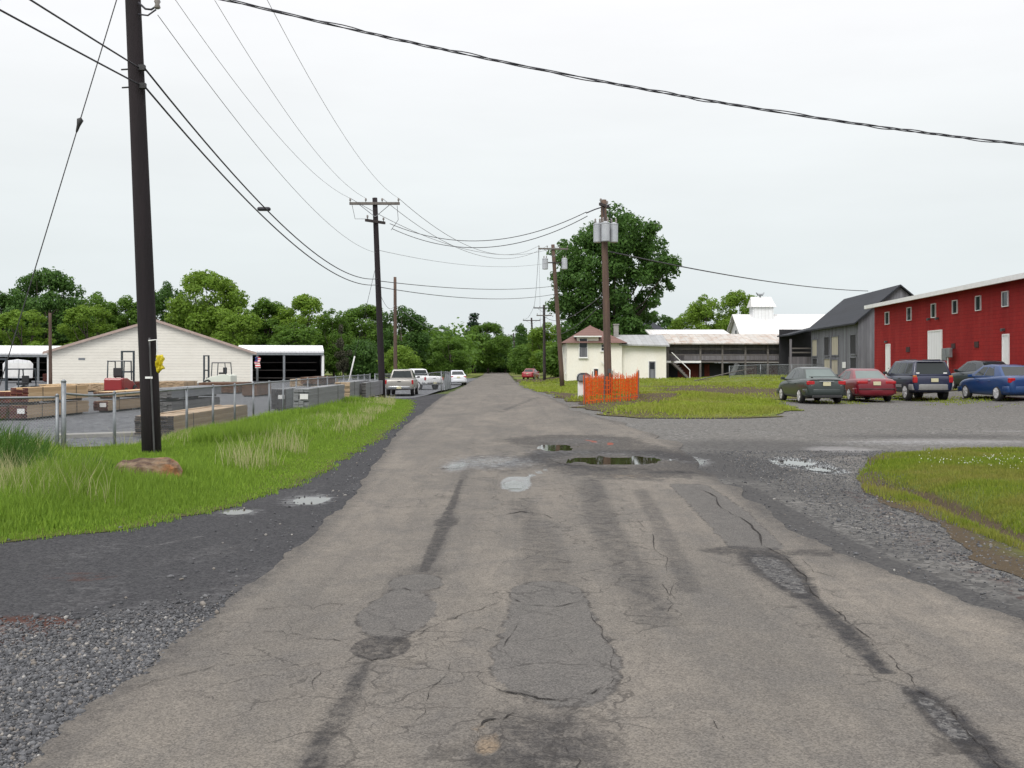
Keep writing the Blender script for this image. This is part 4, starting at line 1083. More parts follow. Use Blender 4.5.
# ------------------------------------------------------------------ small cream house
Yh = 105.; s = Yh / F
def hz(py, Y=Yh): return H - (py - HY) * Y / F
x0 = (567 - 512) * s; x1 = (622 - 512) * s; x2 = (667 - 512) * s
t = thing('house', 'small cream house with a brown hipped roof behind the orange snow fence', 'house', (x0, Yh, 0))
W1, W2 = x1 - x0, x2 - x0; zb = -.3
zE = hz(342.5); zP = hz(325) * 1.0 + .55
m = MB(); m.box((W1 / 2, 5, (zE + zb) / 2), (W1, 10, zE - zb)); m.build('wall', 'cream_plaster', t)
m = MB(); m.prism([(W1, zb), (W2, zb), (W2, hz(345.5)), (W1, hz(345.5))], .5, 9).build('wing_wall', 'cream_plaster', t)
# hip roof with a wall dormer
e_ = .55; rp = (W1 * .47, 4.2, zP + .6)
m = MB(); lo = [(-e_, -e_, zE - .05), (W1 + e_, -e_, zE - .05), (W1 + e_, 10 + e_, zE - .05), (-e_, 10 + e_, zE - .05)]
zR = hz(325.5, 109); pk = [(W1 * .47, 3.8, zR), (W1 * .47, 6.4, zR)]
m.add(lo + pk, [(0, 1, 4), (1, 2, 5, 4), (2, 3, 5), (3, 0, 4, 5), (3, 2, 1, 0)]); rf = m.build('roof', 'roof_brown', t)
dx0, dx1 = (577 - 567) * s, (598.5 - 567) * s; zd = hz(338.3)
m = MB(); m.box(((dx0 + dx1) / 2, 1.0, (zE + zd) / 2 - .1), (dx1 - dx0, 2.1, zd - zE + .7)); m.build('dormer', 'cream_plaster', t)
xm = (dx0 + dx1) / 2
m = MB(); m.add([(dx0 - .28, -.5, zd + .25), (dx1 + .28, -.5, zd + .25), (dx1 + .28, 3.6, zd + .25), (dx0 - .28, 3.6, zd + .25), (W1 * .47, 3.4, zR + .03), (W1 * .47, 3.6, zR + .03)],
    [(0, 1, 4), (1, 2, 5, 4), (3, 0, 4, 5), (2, 3, 5), (3, 2, 1, 0)]); m.build('dormer_roof', 'roof_brown', t)
rect_panel(MB(), dx0 - .29, dx1 + .29, zd + .12, zd + .245, -.52, 2).build('eave_board', 'white_trim', t)
def hrect(a, b_, c, d): return (a - 567) * s, (b_ - 567) * s, hz(d), hz(c)
window(t, *hrect(579.5, 587, 338.5, 357), glass='window_glass', frm='white_trim', y=-.07)
w_ = t.children[-1]
rect_panel(MB(), *hrect(580, 586.6, 347.5, 356.7), -.135, -.10).build('panel', 'boards_grey', w_)
window(t, *hrect(601.5, 606, 344.5, 350.5), glass='window_glass')
window(t, *hrect(594, 598, 369, 376), glass='window_glass', bars=False)
d_ = door(t, *hrect(649.6, 656, 361.5, 379.4), 'boards_grey', y=.5)
rect_panel(MB(), *hrect(650.6, 655, 362.5, 369), .44, .466).build('pane', 'window_glass', d_)
m = MB(); m.hexa([(W1 - .3, -.1, zE - .3), (W2 + .25, -.1, hz(345.5) - .12), (W2 + .25, 5, hz(334) - .1), (W1 - .3, 5, hz(334) - .1)], [(W1 - .3, -.1, zE - .15), (W2 + .25, -.1, hz(345.5) + .03), (W2 + .25, 5, hz(334) + .05), (W1 - .3, 5, hz(334) + .05)])
m.hexa([(W1 - .3, 5, hz(334) - .1), (W2 + .25, 5, hz(334) - .1), (W2 + .25, 9.4, hz(345)), (W1 - .3, 9.4, hz(345))], [(W1 - .3, 5, hz(334) + .05), (W2 + .25, 5, hz(334) + .05), (W2 + .25, 9.4, hz(345) + .15), (W1 - .3, 9.4, hz(345) + .15)])
m.build('wing_roof', 'roof_grey', t)
cxh = (620 - 567) * s
m = MB(); m.box((cxh, 4, hz(325, 109) - 1.5), (.5, .5, 3.0)); m.box((cxh, 4, hz(325, 109) + .05), (.62, .62, .12)); m.build('chimney', 'concrete', rf)
# side windows on the left wall (wall faces -x)
for ya, za, zb_ in ((2.2, hz(373), hz(358)), (5.5, hz(352), hz(345))):
    m = MB(); m.box((-.01, ya, (za + zb_) / 2), (.04, .9, zb_ - za)); g = m.build('window', 'window_glass', t)
    m = MB()
    for dy in (-.5, .5): m.box((-.03, ya + dy, (za + zb_) / 2), (.08, .1, zb_ - za + .2))
    for z_ in (za - .05, zb_ + .05): m.box((-.03, ya, z_), (.08, .9, .1))
    m.build('frame', 'white_trim', g)
# lean-to rail by the front
m = MB(); m.tube([P(601, 361, 104.7) - Vector((x0, Yh, 0)), P(607, 366.5, 104.7) - Vector((x0, Yh, 0)), P(618, 374, 104.7) - Vector((x0, Yh, 0))], .06, 6)
m.build('handrail', 'white_trim', t)

# hip roofed dark house far behind
Yd = 150.; s2 = Yd / F
t = thing('dark_roofed_house', 'house far behind with a black hip roof right of the huge tree', 'house', ((652 - 512) * s2, Yd, 0))
def dz(py): return H - (py - HY) * s2
m = MB(); m.box((0, 5, dz(334) / 2), (30 * s2, 9, dz(334))); m.build('wall', 'cream_plaster', t)
m = MB(); a = 19 * s2
m.add([(-a, -.2, dz(333.5)), (a, -.2, dz(333.5)), (a, 10, dz(333.5)), (-a, 10, dz(333.5)), (-7 * s2, 5, dz(319)), (3 * s2, 5, dz(319))], [(0, 1, 5, 4), (1, 2, 5), (2, 3, 4, 5), (3, 0, 4), (3, 2, 1, 0)])
m.build('roof', 'roof_slate', t)

# ------------------------------------------------------------------ long porch shed with a rusty roof
Yp = 108.; s = Yp / F; px0 = 667.5
def pz(py, Y=Yp): return H - (py - HY) * Y / F
xA = (px0 - 512) * s; Lp = (797 - px0) * s
t = thing('porch_barn', 'long dark two storey barn with an open porch and a rusty tin roof', 'barn', (xA, Yp, 0))
def sx(px): return (px - px0) * s
zt_, ze_ = pz(334, Yp + 4), pz(343.2)
zf = pz(361)
rect_panel(MB(), 0, Lp, zf, ze_ - .05, .7, 7).build('upper_wall', 'boards_dark', t)
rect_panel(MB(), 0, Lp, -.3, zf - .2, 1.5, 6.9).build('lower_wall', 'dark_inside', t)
for a, b_ in ((680, 701), (707, 712), (748, 760), (770, 781)):
    rect_panel(MB(), sx(a), sx(b_), .05, zf - .35, 1.4, 1.497).build('red_panel', 'boards_red', t)
rect_panel(MB(), -.1, Lp, zf - .18, zf - .003, 0, 1.49).build('porch_floor', 'wood_dull', t)
rect_panel(MB(), -.1, sx(701), zf - .2, zf + .02, -.06, -.003).build('floor_edge', 'white_trim', t)
for px in (668, 700.5, 722.5, 745.5, 768, 790.5): rect_panel(MB(), sx(px) - .09, sx(px) + .09, -.1, ze_ - .05, .01, .19).build('post', 'wood_dull', t)
for py in (349, 354.8): rect_panel(MB(), 0, Lp, pz(py) - .05, pz(py) + .05, .02, .10).build('rail', 'wood_dull', t)
m = MB(); rect_panel(m, sx(684), Lp, zf + .1, pz(355) - .06, .04, .08); m.build('rail_boards', 'boards_dark', t)
m = MB(); m.hexa([(-.6, -.5, ze_ - .12), (Lp + .1, -.5, ze_ - .12), (Lp + .1, 4, zt_ - .1), (-.6, 4, zt_ - .1)], [(-.6, -.5, ze_), (Lp + .1, -.5, ze_), (Lp + .1, 4, zt_), (-.6, 4, zt_)]); m.build('roof', 'roof_rust', t)
m = MB(); m.hexa([(-1.4, 4.02, zt_ - .1), (sx(738), 4.02, zt_ - .1), (sx(738), 7.5, zt_ + .45), (-1.4, 7.5, zt_ + .45)], [(-1.4, 4.02, zt_ + .02), (sx(738), 4.02, zt_ + .02), (sx(738), 7.5, zt_ + .6), (-1.4, 7.5, zt_ + .6)]); m.build('upper_roof', 'roof_white', t)
# stair at the left end
st_ = MB()
for k in range(9):
    u = k / 8; rect_panel(st_, sx(670) + .1 + u * 1.6, sx(670) + .42 + u * 1.6, zf * (1 - u) - .05, zf * (1 - u) + .02, -1.1, -.1)
for y_ in (-1.15, -.08): st_.hexa([(sx(670), y_, zf - .2), (sx(670) + .3, y_, zf - .2), (sx(670) + 2.0, y_, 0), (sx(670) + 1.7, y_, 0)], [(sx(670), y_ + .06, zf - .2), (sx(670) + .3, y_ + .06, zf - .2), (sx(670) + 2.0, y_ + .06, 0), (sx(670) + 1.7, y_ + .06, 0)])
sto = st_.build('stair', 'wood_dull', t)
m = MB(); m.tube([(sx(670), -1.12, zf + .9), (sx(670) + 1.9, -1.12, .95)], .05, 6); m.tube([(sx(670) + 1.9, -1.12, .95), (sx(670) + 1.9, -1.12, 0)], .05, 6); m.build('handrail', 'white_trim', sto)
# debris leaning below the porch
o = MB().box((0, 0, .8), (.5, .06, 1.7), rot=Matrix.Rotation(.3, 3, 'X') @ Matrix.Rotation(.35, 3, 'Y')).build('board', 'boards_grey', bevel=.01)
o.location = P(734, 378.5, 107.2); tag(o, 'grey board leaning under the dark porch', 'board')
m = MB(); m.tube([(0, 0, 0), (3, 0, .7), (5.4, .2, 1.15)], [.05, .045, .04], 7); o = m.build('pole_rail', 'wood_dull', smooth=True)
o.location = G(694, 381); tag(o, 'long thin grey rail sloping up in front of the porch', 'rail')
# ------------------------------------------------------------------ white roofed barn with a cupola
Yc = 126.; s = Yc / F; cx0 = 772
def cz(py): return H - (py - HY) * s
t = thing('cupola_barn', 'white roofed barn with a pale cupola rising behind the porch barn', 'barn', ((cx0 - 512) * s, Yc, 0))
a, b_ = (744 - cx0) * s, (840 - cx0) * s; ze_ = cz(336) - .1; zr_ = H - (315.5 - HY) * (Yc + 4.5) / F
wp = [(0, -.2), (9, -.2), (9, ze_), (4.5, zr_ - .1), (0, ze_)]
m = MB(); nn = len(wp); m.add([(a, y, z) for y, z in wp] + [(b_, y, z) for y, z in wp], [tuple(range(nn))[::-1], tuple(range(nn, 2 * nn))] + [(i, (i + 1) % nn, (i + 1) % nn + nn, i + nn) for i in range(nn)])
m.build('wall', 'white_metal', t)
m = MB(); a2, b2 = a - .5, b_ + .5
for ya, za, yb, zb_ in ((-.6, ze_ - .35, 4.5, zr_), (4.5, zr_, 9.6, ze_ - .35)):
    m.hexa([(a2, ya, za), (b2, ya, za), (b2, yb, zb_), (a2, yb, zb_)], [(a2, ya, za + .15), (b2, ya, za + .15), (b2, yb, zb_ + .15), (a2, yb, zb_ + .15)])
rf = m.build('roof', 'roof_white', t)
m = MB(); m.box((a - .01, 4.5, ze_ + .5), (.05, .6, .9)); m.build('window', 'window_glass', t)
ca, cb = (759.5 - cx0) * s, (781 - cx0) * s; cm = (ca + cb) / 2; zq, zw = cz(320) - .2, cz(304.5)
cu = MB(); cu.box((cm, 4.5, (zq + zw) / 2 - .3), (cb - ca - .1, 2.2, zw - zq + .6)); cu = cu.build('cupola', 'white_metal', t)
m = MB(); zt2 = cz(294.5)
m.add([(ca - .25, 3.1, zw - .1), (cb + .25, 3.1, zw - .1), (cb + .25, 5.9, zw - .1), (ca - .25, 5.9, zw - .1), (ca - .05, 4.5, zt2), (cb - .1, 4.5, zt2)], [(0, 1, 5, 4), (2, 3, 4, 5), (1, 2, 5), (3, 0, 4), (3, 2, 1, 0)])
m.build('cupola_roof', 'roof_white', cu)
m = MB(); xv = (769 - cx0) * s
m.tube([(xv, 4.5, zt2 - .2), (xv, 4.5, zt2 + .25)], .12, 8); m.tube([(xv - .5, 4.5, zt2 + .55), (xv - .3, 4.5, zt2 + .28), (xv + .3, 4.5, zt2 + .28), (xv + .5, 4.5, zt2 + .55)], [.06, .14, .14, .06], 7)
m.build('ventilator', 'grey_metal', cu)

# ------------------------------------------------------------------ buildings whose front runs along the lot: local x = along the front towards us, y = inward
class Front:
    def __init__(s, A, B):
        s.A = Vector((A[0], A[1])); d = Vector((B[0] - A[0], B[1] - A[1])); s.len = d.length; s.d = d.normalized()
        s.rz = math.atan2(s.d.y, s.d.x)
    def at(s, px):
        a = (px - 512) / F                     # ray x = a*y
        k = (a * s.A.y - s.A.x) / (s.d.x - a * s.d.y); return k, s.A.y + k * s.d.y
    def rect(s, p0, p1, q0, q1):
        k0, _ = s.at(p0); k1, _ = s.at(p1); _, Y = s.at((p0 + p1) / 2)
        return k0, k1, H - (q1 - HY) * Y / F, H - (q0 - HY) * Y / F
# red building
fr = Front((26.9, 76), (25.1, 50.3)); zg = 0.0; Lr = fr.len + 19
t = thing('red_building', 'long red painted building with a white eave behind the parked cars', 'building', (26.9, 76, 0), fr.rz)
zE = 1.6 + 57.3 * 76 / F
rect_panel(MB(), 0, Lr, -.3, zE, 0, 14).build('wall', 'red_block', t)
m = MB()
for ya, za, yb, zb_ in ((-.45, zE + .01, 7, zE + .9), (7, zE + .9, 14.4, zE + .01)):
    m.hexa([(-.5, ya, za), (Lr + .5, ya, za), (Lr + .5, yb, zb_), (-.5, yb, zb_)], [(-.5, ya, za + .10), (Lr + .5, ya, za + .10), (Lr + .5, yb, zb_ + .10), (-.5, yb, zb_ + .10)])
m.build('roof', 'roof_white', t)
rect_panel(MB(), -.5, Lr + .5, zE - .16, zE + .10, -.62, -.46).build('gutter', 'white_trim', t)
for r4 in ((885.8, 889.4, 312.5, 324), (907.7, 911.6, 308, 320), (932, 936, 304.3, 317.2), (953.3, 957.7, 300.8, 313), (976.4, 981.2, 296.5, 310), (1003, 1008.6, 292, 306)):
    window(t, *fr.rect(*r4), w_=.04, bars=False, sill=False)
k = fr.rect(886.6, 890.2, 345, 375); door(t, k[0], k[1], .3, k[3], 'white_trim')
k = fr.rect(1003.6, 1009, 335.5, 375); door(t, k[0], k[1], .3, k[3], 'white_trim')
k = fr.rect(929, 942, 331.5, 377)
dd = door(t, k[0], k[1], .3, k[3], 'white_metal', handle=False)
M['vent_dark'] = mat('dark_vent', (.035, .012, .012), (.05, .02, .02), 8, .8)
for r4 in ((906.6, 910, 347, 352), (952, 955.5, 343.5, 348.5), (975, 979, 341.5, 347.5)):
    rect_panel(MB(), *fr.rect(*r4), -.05, -.003).build('vent', 'vent_dark', t)
M['lamp_grey'] = mat('dark_lamp_housing', (.05, .05, .055), (.08, .08, .08), 6, .6)
for px, py in ((887.2, 341.6), (1004.6, 329.5), (930, 319), (938.5, 318.3)):
    k0, Yk = fr.at(px); z_ = H - (py - HY) * Yk / F
    m = MB(); m.box((k0, -.08, z_), (.14, .16, .12)); m.box((k0, -.16, z_ - .03), (.2, .08, .15)); m.build('wall_lamp', 'lamp_grey', t, bevel=.02)
# electric boxes on a post by the wall
k0, Yk = fr.at(953); pt = fr.A + fr.d * k0
t2 = thing('meter_boxes', 'pale grey electric meter boxes on a post against the red wall', 'utility box', (pt.x - .35, pt.y, gz(pt.x, pt.y)), fr.rz)
m = MB(); m.tube([(.15, 0, 0), (.15, 0, 2.0)], .05, 8); m.build('post', 'white_trim', t2)
for c_, sz in (((-.25, -.02, 1.75), (.62, .22, .72)), ((.42, -.02, 1.85), (.5, .2, .55))):
    MB().box(c_, sz).build('box', 'grey_metal', t2, bevel=.02)
# weathered grey barn
fb = Front((29.8, 102), (28.4, 84))
t = thing('grey_barn', 'weathered grey board barn with a dark slate roof beside the red building', 'barn', (29.8, 102, 0), fb.rz)
Lb = fb.len; zE = 1.6 + 42.5 * 84 / F; zP = 1.6 + 77 * 84 / F
wp = [(0, -.2), (6.6, -.2), (6.6, zE), (3.3, zP), (0, zE)]
m = MB(); nn = 5; m.add([(0, y, z) for y, z in wp] + [(Lb, y, z) for y, z in wp], [tuple(range(nn))[::-1], tuple(range(nn, 2 * nn))] + [(i, (i + 1) % nn, (i + 1) % nn + nn, i + nn) for i in range(nn)])
m.build('wall', 'boards_grey', t)
m = MB()
for ya, za, yb, zb_ in ((-.4, zE - .25, 3.3, zP + .03), (3.3, zP + .03, 7.0, zE - .25)):
    m.hexa([(-.4, ya, za), (Lb + .35, ya, za), (Lb + .35, yb, zb_), (-.4, yb, zb_)], [(-.4, ya, za + .14), (Lb + .35, ya, za + .14), (Lb + .35, yb, zb_ + .14), (-.4, yb, zb_ + .14)])
m.build('roof', 'roof_slate', t)
for r4, mm in (((812.6, 817.4, 340, 355.8), 'board_cream'), ((824.6, 829.4, 337.4, 355.4), 'dark_inside'), ((832, 838.7, 336.8, 354.8), 'board_cream'), ((850.8, 856.4, 335, 353.8), 'dark_inside'),
               ((813, 817.5, 359, 366), 'dark_inside'), ((824.6, 830.6, 359, 372), 'board_cream'), ((832, 838.3, 359.8, 374), 'board_cream'), ((850.6, 856.8, 358, 368), 'dark_inside')):
    window(t, *fb.rect(*r4), glass=mm, frm='boards_grey', w_=.10, bars=False, sill=False)
k = fb.rect(842.9, 845.8, 362, 368); rect_panel(MB(), *k, -.06, -.003).build('notice', 'white_trim', t)
# dark lean-to joining barn and porch
t = thing('lean_to', 'dark open lean to between the porch barn and the grey barn', 'shed', (28.6, 103.2, 0))
a, b_ = -.6, 2.4; z1, z2 = H - (333.5 - HY) * 103 / F, H - (326.5 - HY) * 103 / F
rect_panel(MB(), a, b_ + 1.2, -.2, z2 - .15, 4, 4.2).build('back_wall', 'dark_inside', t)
rect_panel(MB(), a, b_, -.2, pz(357) , .3, .4).build('front_boards', 'boards_dark', t)
m = MB(); m.hexa([(-.75, -.3, z1 - .25), (b_ + .2, -.3, z2 - .1), (b_ + .2, 4.4, z2 - .1), (-.75, 4.4, z1 - .25)], [(-.75, -.3, z1 - .1), (b_ + .2, -.3, z2 + .05), (b_ + .2, 4.4, z2 + .05), (-.75, 4.4, z1 - .1)]); m.build('roof', 'roof_slate', t)
rect_panel(MB(), a, a + .2, -.2, z1 - .55, 0, .2).build('post', 'boards_dark', t)
for z_ in (pz(353), pz(349)): rect_panel(MB(), a + .2, b_, z_ - .07, z_ + .07, .05, .12).build('rail', 'wood_dull', t)
# ------------------------------------------------------------------ vehicles: local +y forward, origin on the ground under the middle
M['tyre'] = mat('tyre_rubber', (.018, .018, .018), (.028, .027, .026), 8, .85)
M['rim'] = mat('alloy_rim', (.68, .68, .69), (.52, .52, .53), 6, .35, .2)
M['tail_red'] = mat('tail_light_red', (.45, .015, .02), (.32, .010, .014), 9, .2)
M['tail_white'] = mat('reversing_light', (.6, .58, .55), (.5, .48, .46), 9, .2)
M['amber'] = mat('amber_lamp', (.6, .2, .03), (.5, .15, .02), 9, .25)
M['headlamp'] = mat('headlamp_glass', (.62, .63, .65), (.45, .46, .48), 9, .12)
M['plate'] = mat('number_plate', (.62, .58, .36), (.52, .50, .36), 14, .5)
M['black_plastic'] = mat('black_plastic', (.022, .022, .024), (.03, .03, .032), 9, .6)
M['under'] = mat('black_underbody', (.012, .012, .012), (.018, .018, .017), 5, .9)
M['chrome'] = mat('chrome_trim', (.55, .56, .57), (.42, .43, .44), 8, .2, .9)
M['pale_plastic'] = mat('grey_cladding', (.24, .24, .235), (.19, .19, .187), 8, .55)
M['car_glass'] = glassmat('car_glass', (.016, .021, .022), .05)
M['car_glass_pale'] = glassmat('car_glass_pale', (.10, .125, .12), .05)

def bake(o):
    dg = bpy.context.evaluated_depsgraph_get(); dg.update()
    me = bpy.data.meshes.new_from_object(o.evaluated_get(dg)); o.modifiers.clear(); old = o.data; o.data = me
    return o

def bil(c, u, v):
    a = c[0].lerp(c[1], u); b_ = c[3].lerp(c[2], u); return a.lerp(b_, v)
def pane(mb, c, u0, u1, v0, v1, off, th=.012):
    """flat pane on the face c (bl, br, tr, tl), proud by off"""
    n = (c[1] - c[0]).cross(c[3] - c[0]).normalized()
    q4 = [bil(c, u, v) for u, v in ((u0, v0), (u1, v0), (u1, v1), (u0, v1))]
    mb.hexa([p - n * .01 for p in q4], [p + n * off for p in q4])

def make_car(name, label, S, loc, rz, group=None):
    t = thing(name, label, S.get('cat', 'car'), loc, rz, group)
    L, W = S['L'], S['W'] / 2
    prof = S['prof']                                   # (y, z top, halfwidth factor, z bottom) from tail to nose
    b = MB(); rings = []
    for y, zt, wf, zb in prof:
        w_ = W * wf; zm = zb + (zt - zb) * .52
        half = [(0, zb), (w_ * .82, zb), (w_ * .95, zb + .07), (w_ * 1.0, zm), (w_ * .985, zt - .14), (w_ * .93, zt - .035), (w_ * .80, zt), (0, zt + .015)]
        ring = [(x, y, z) for x, z in half] + [(-x, y, z) for x, z in half[-2:0:-1]]
        rings.append(ring)
    n = len(rings[0])
    vs_ = [p for r_ in rings for p in r_]
    fs = [(i * n + k, i * n + (k + 1) % n, (i + 1) * n + (k + 1) % n, (i + 1) * n + k) for i in range(len(rings) - 1) for k in range(n)]
    fs += [tuple(range(n))[::-1], tuple(range((len(rings) - 1) * n, len(rings) * n))]
    b.add(vs_, fs)
    body = b.build('body', [S['paint'], 'under'], t, smooth=True)
    md = body.modifiers.new('round', 'SUBSURF'); md.levels = md.render_levels = 2
    ax = S['axles']; wr = S['wheel']
    cut = MB()
    for y in ax:
        for sx_ in (-1, 1): cut.lathe((sx_ * (W + .1), y, wr), (-sx_, 0, 0), [(0, wr + .055), (.42, wr + .055)], 28)
    if 'bed' in S:
        y0, y1, z0, z1 = S['bed']; cut.box((0, (y0 + y1) / 2, (z0 + z1) / 2), (W * 1.72, y1 - y0, z1 - z0))
    cut = cut.build('cutter', 'under')
    md = body.modifiers.new('wells', 'BOOLEAN'); md.operation = 'DIFFERENCE'; md.object = cut; md.solver = 'EXACT'; md.material_mode = 'TRANSFER'
    bake(body); cme = cut.data; bpy.data.objects.remove(cut); bpy.data.meshes.remove(cme)
    # cabin: flat sided, rounded edges
    c = S['cabin']                                     # y bottom rear, y bottom front, y top rear, y top front, z bottom, z top, half widths bottom, top
    yb0, yb1, yt0, yt1, z0, z1, wb, wt = c; wb *= W; wt *= W
    B4 = [Vector(p) for p in ((-wb, yb0, z0), (wb, yb0, z0), (wb, yb1, z0), (-wb, yb1, z0))]
    T4 = [Vector(p) for p in ((-wt, yt0, z1), (wt, yt0, z1), (wt, yt1, z1), (-wt, yt1, z1))]
    ym = (yt0 + yt1) / 2
    cb_ = MB(); cb_.add(B4 + T4 + [(-wt * .98, ym, z1 + .045), (wt * .98, ym, z1 + .045)],
        [(3, 2, 1, 0), (0, 1, 5, 4), (2, 3, 7, 6), (1, 2, 6, 9, 5), (3, 0, 4, 8, 7), (4, 5, 9, 8), (8, 9, 6, 7)])
    cab = cb_.build('roof', S['paint'], t, smooth=False, bevel=.05, seg=3)
    for p in cab.data.polygons: p.use_smooth = True
    gl = S.get('glass', 'car_glass')
    rear = [B4[0], B4[1], T4[1], T4[0]]; front = [B4[2], B4[3], T4[3], T4[2]]; right = [B4[1], B4[2], T4[2], T4[1]]; left = [B4[3], B4[0], T4[0], T4[3]]
    m = MB(); pane(m, rear, .07, .93, .14, .90, .004); m.build('rear_window', S.get('rear_glass', gl), t, bevel=.004, seg=1)
    m = MB(); pane(m, front, .06, .94, .10, .92, .004); m.build('windscreen', gl, t, bevel=.004, seg=1)
    for side, fc in (('r', right), ('l', left)):
        for u0, u1 in S['side']:
            if side == 'l': u0, u1 = 1 - u1, 1 - u0
            m = MB(); pane(m, fc, u0, u1, .16, .88, .004); m.build('side_window', gl, t, bevel=.004, seg=1)
    # wheels
    for y in ax:
        for sx_ in (-1, 1):
            x_ = sx_ * (W - .02); wd = S.get('tyre_w', .2)
            m = MB(); m.lathe((x_, y, wr), (-sx_, 0, 0), [(0, wr * .70), (.0, wr * .90), (.02, wr * .985), (.05, wr), (wd - .05, wr), (wd - .02, wr * .985), (wd, wr * .9), (wd, wr * .6)], 28)
            wo = m.build('wheel', 'tyre', t, smooth=True)
            m = MB(); m.lathe((x_ + sx_ * .004, y, wr), (-sx_, 0, 0), [(0, wr * .70), (.012, wr * .66), (.02, wr * .62), (.03, wr * .60)], 24)
            for k in range(S.get('spokes', 6)):
                an = k / S.get('spokes', 6) * 2 * math.pi
                m.box((x_ + sx_ * .008, y + math.sin(an) * wr * .36, wr + math.cos(an) * wr * .36), (.02, wr * .14, wr * .58), rot=Matrix.Rotation(-an, 3, 'X'))
            m.lathe((x_ + sx_ * .018, y, wr), (-sx_, 0, 0), [(0, wr * .10), (.03, wr * .14)], 12)
            m.build('rim', 'rim', wo)
    tail = prof[0][0]; nose = prof[-1][0]
    # lights, bumpers, plates
    for bx in S['tail']:                               # x0,x1,z0,z1,y,material  (fractions of half width)
        x0, x1, z0_, z1_, y, mm = bx
        for sx_ in (-1, 1):
            m = MB(); m.box((sx_ * W * (x0 + x1) / 2, y, (z0_ + z1_) / 2), (W * (x1 - x0), .16, z1_ - z0_)); m.build('tail_light', mm, t, bevel=.025)
    for bx in S['head']:
        x0, x1, z0_, z1_, y = bx
        for sx_ in (-1, 1):
            m = MB(); m.box((sx_ * W * (x0 + x1) / 2, y, (z0_ + z1_) / 2), (W * (x1 - x0), .2, z1_ - z0_)); m.build('headlight', 'headlamp', t, bevel=.03)
    for (y, z0_, z1_, mm, nm) in S['bumpers']:
        m = MB(); sgn = 1 if y > 0 else -1
        pts = [(-.985, -.42), (-.96, -.10), (-.6, .02), (0, .05), (.6, .02), (.96, -.10), (.985, -.42)]
        inn = [(x * W * .97, y + sgn * (d - .12)) for x, d in pts]; outp = [(x * W * 1.0, y + sgn * d) for x, d in pts]
        k = len(pts); vs_ = [(x, yy, z) for z in (z0_, z1_) for (x, yy) in outp + inn]
        fs = []
        for i in range(k - 1):
            for o_ in (0, 2 * k): fs.append((o_ + i, o_ + i + 1, o_ + k + i + 1, o_ + k + i))
            fs.append((i, i + 1, 2 * k + i + 1, 2 * k + i)); fs.append((k + i, k + i + 1, 3 * k + i + 1, 3 * k + i))
        fs += [(0, k, 3 * k, 2 * k), (k - 1, 2 * k - 1, 4 * k - 1, 3 * k - 1)]
        m.add(vs_, fs); m.build(nm, mm, t, bevel=.03, seg=2, smooth=True)
    for (x, y, z, mm) in S['plates']:
        MB().box((x, y, z), (.31, .02, .155)).build('number_plate', mm, t, bevel=.004, seg=1)
    for sx_ in (-1, 1):
        m = MB(); yM, zM = S['mirror']; m.box((sx_ * (W + .07), yM, zM), (.17, .09, .12)); m.box((sx_ * (W - .04), yM + .02, zM - .04), (.12, .05, .05)); m.build('mirror', S.get('mirror_mat', S['paint']), t, bevel=.015)
        for yh in S['handles']: MB().box((sx_ * W * .998, yh, S['belt'] - .13), (.035, .2, .03)).build('door_handle', S.get('handle_mat', S['paint']), t, bevel=.008, seg=1)
    for (c_, sz, mm, nm) in S.get('extra', []): MB().box(c_, sz).build(nm, mm, t, bevel=min(.02, min(sz) * .3))
    return t

for nm, c, fl in (('p_grey', (.030, .040, .038), .2), ('p_red', (.15, .005, .014), .05), ('p_navy', (.008, .013, .042), .0), ('p_blue', (.008, .042, .145), .15),
                  ('p_dark', (.012, .022, .030), .2), ('p_beige', (.25, .24, .22), .2), ('p_white', (.74, .75, .76), 0), ('p_white2', (.66, .68, .72), 0), ('p_redfar', (.30, .02, .03), 0)):
    M[nm] = paint(nm.replace('p_', 'car_paint_'), c, fl)

def sedan(paint_, **kw):
    S = dict(L=4.5, W=1.72, paint=paint_, axles=(-1.28, 1.32), wheel=.31, belt=.93,
        prof=[(-2.26, .62, .80, .36), (-2.22, .92, .88, .27), (-2.05, 1.02, .95, .23), (-1.4, 1.03, .995, .2), (-.6, .96, 1.0, .19), (.4, .94, 1.0, .19), (1.1, .92, .99, .2), (1.75, .83, .95, .22), (2.12, .72, .87, .25), (2.22, .58, .78, .32)],
        cabin=(-1.78, 1.28, -1.02, .30, .90, 1.43, .90, .66), side=((.30, .57), (.60, .84)),
        tail=[(.58, .90, .74, .91, -2.14, 'tail_red')], head=[(.50, .80, .58, .69, 2.02)],
        bumpers=[(-2.24, .34, .60, paint_, 'rear_bumper'), (2.2, .30, .52, paint_, 'front_bumper')], plates=[(0, -2.275, .80, 'plate')], mirror=(.72, .99), handles=(-.75, .2))
    S.update(kw); return S
CG = 'cars parked in front of the red building'
def at_lot(px, Y): x = (px - 512) / F * Y; return x
# dark grey sedan
S = sedan('p_grey', extra=[((0, -2.12, 1.085), (1.3, .16, .03), 'p_grey', 'spoiler'), ((-.55, -2.1, 1.06), (.05, .1, .06), 'p_grey', 'spoiler_foot'), ((.55, -2.1, 1.06), (.05, .1, .06), 'p_grey', 'spoiler_foot'), ((0, -2.27, .90), (.6, .03, .03), 'chrome', 'boot_trim'), ((0, -2.27, .30), (1.2, .05, .10), 'black_plastic', 'bumper_insert')],
          tail=[(.55, .90, .76, .92, -2.15, 'tail_red'), (.57, .74, .71, .755, -2.16, 'tail_white')], rear_glass='car_glass_pale')
make_car('parked_car', 'dark grey sedan with a rear spoiler, leftmost of the parked row', S, (at_lot(818, 42) , 43.2, gz(12.5, 42)), R(1), CG)
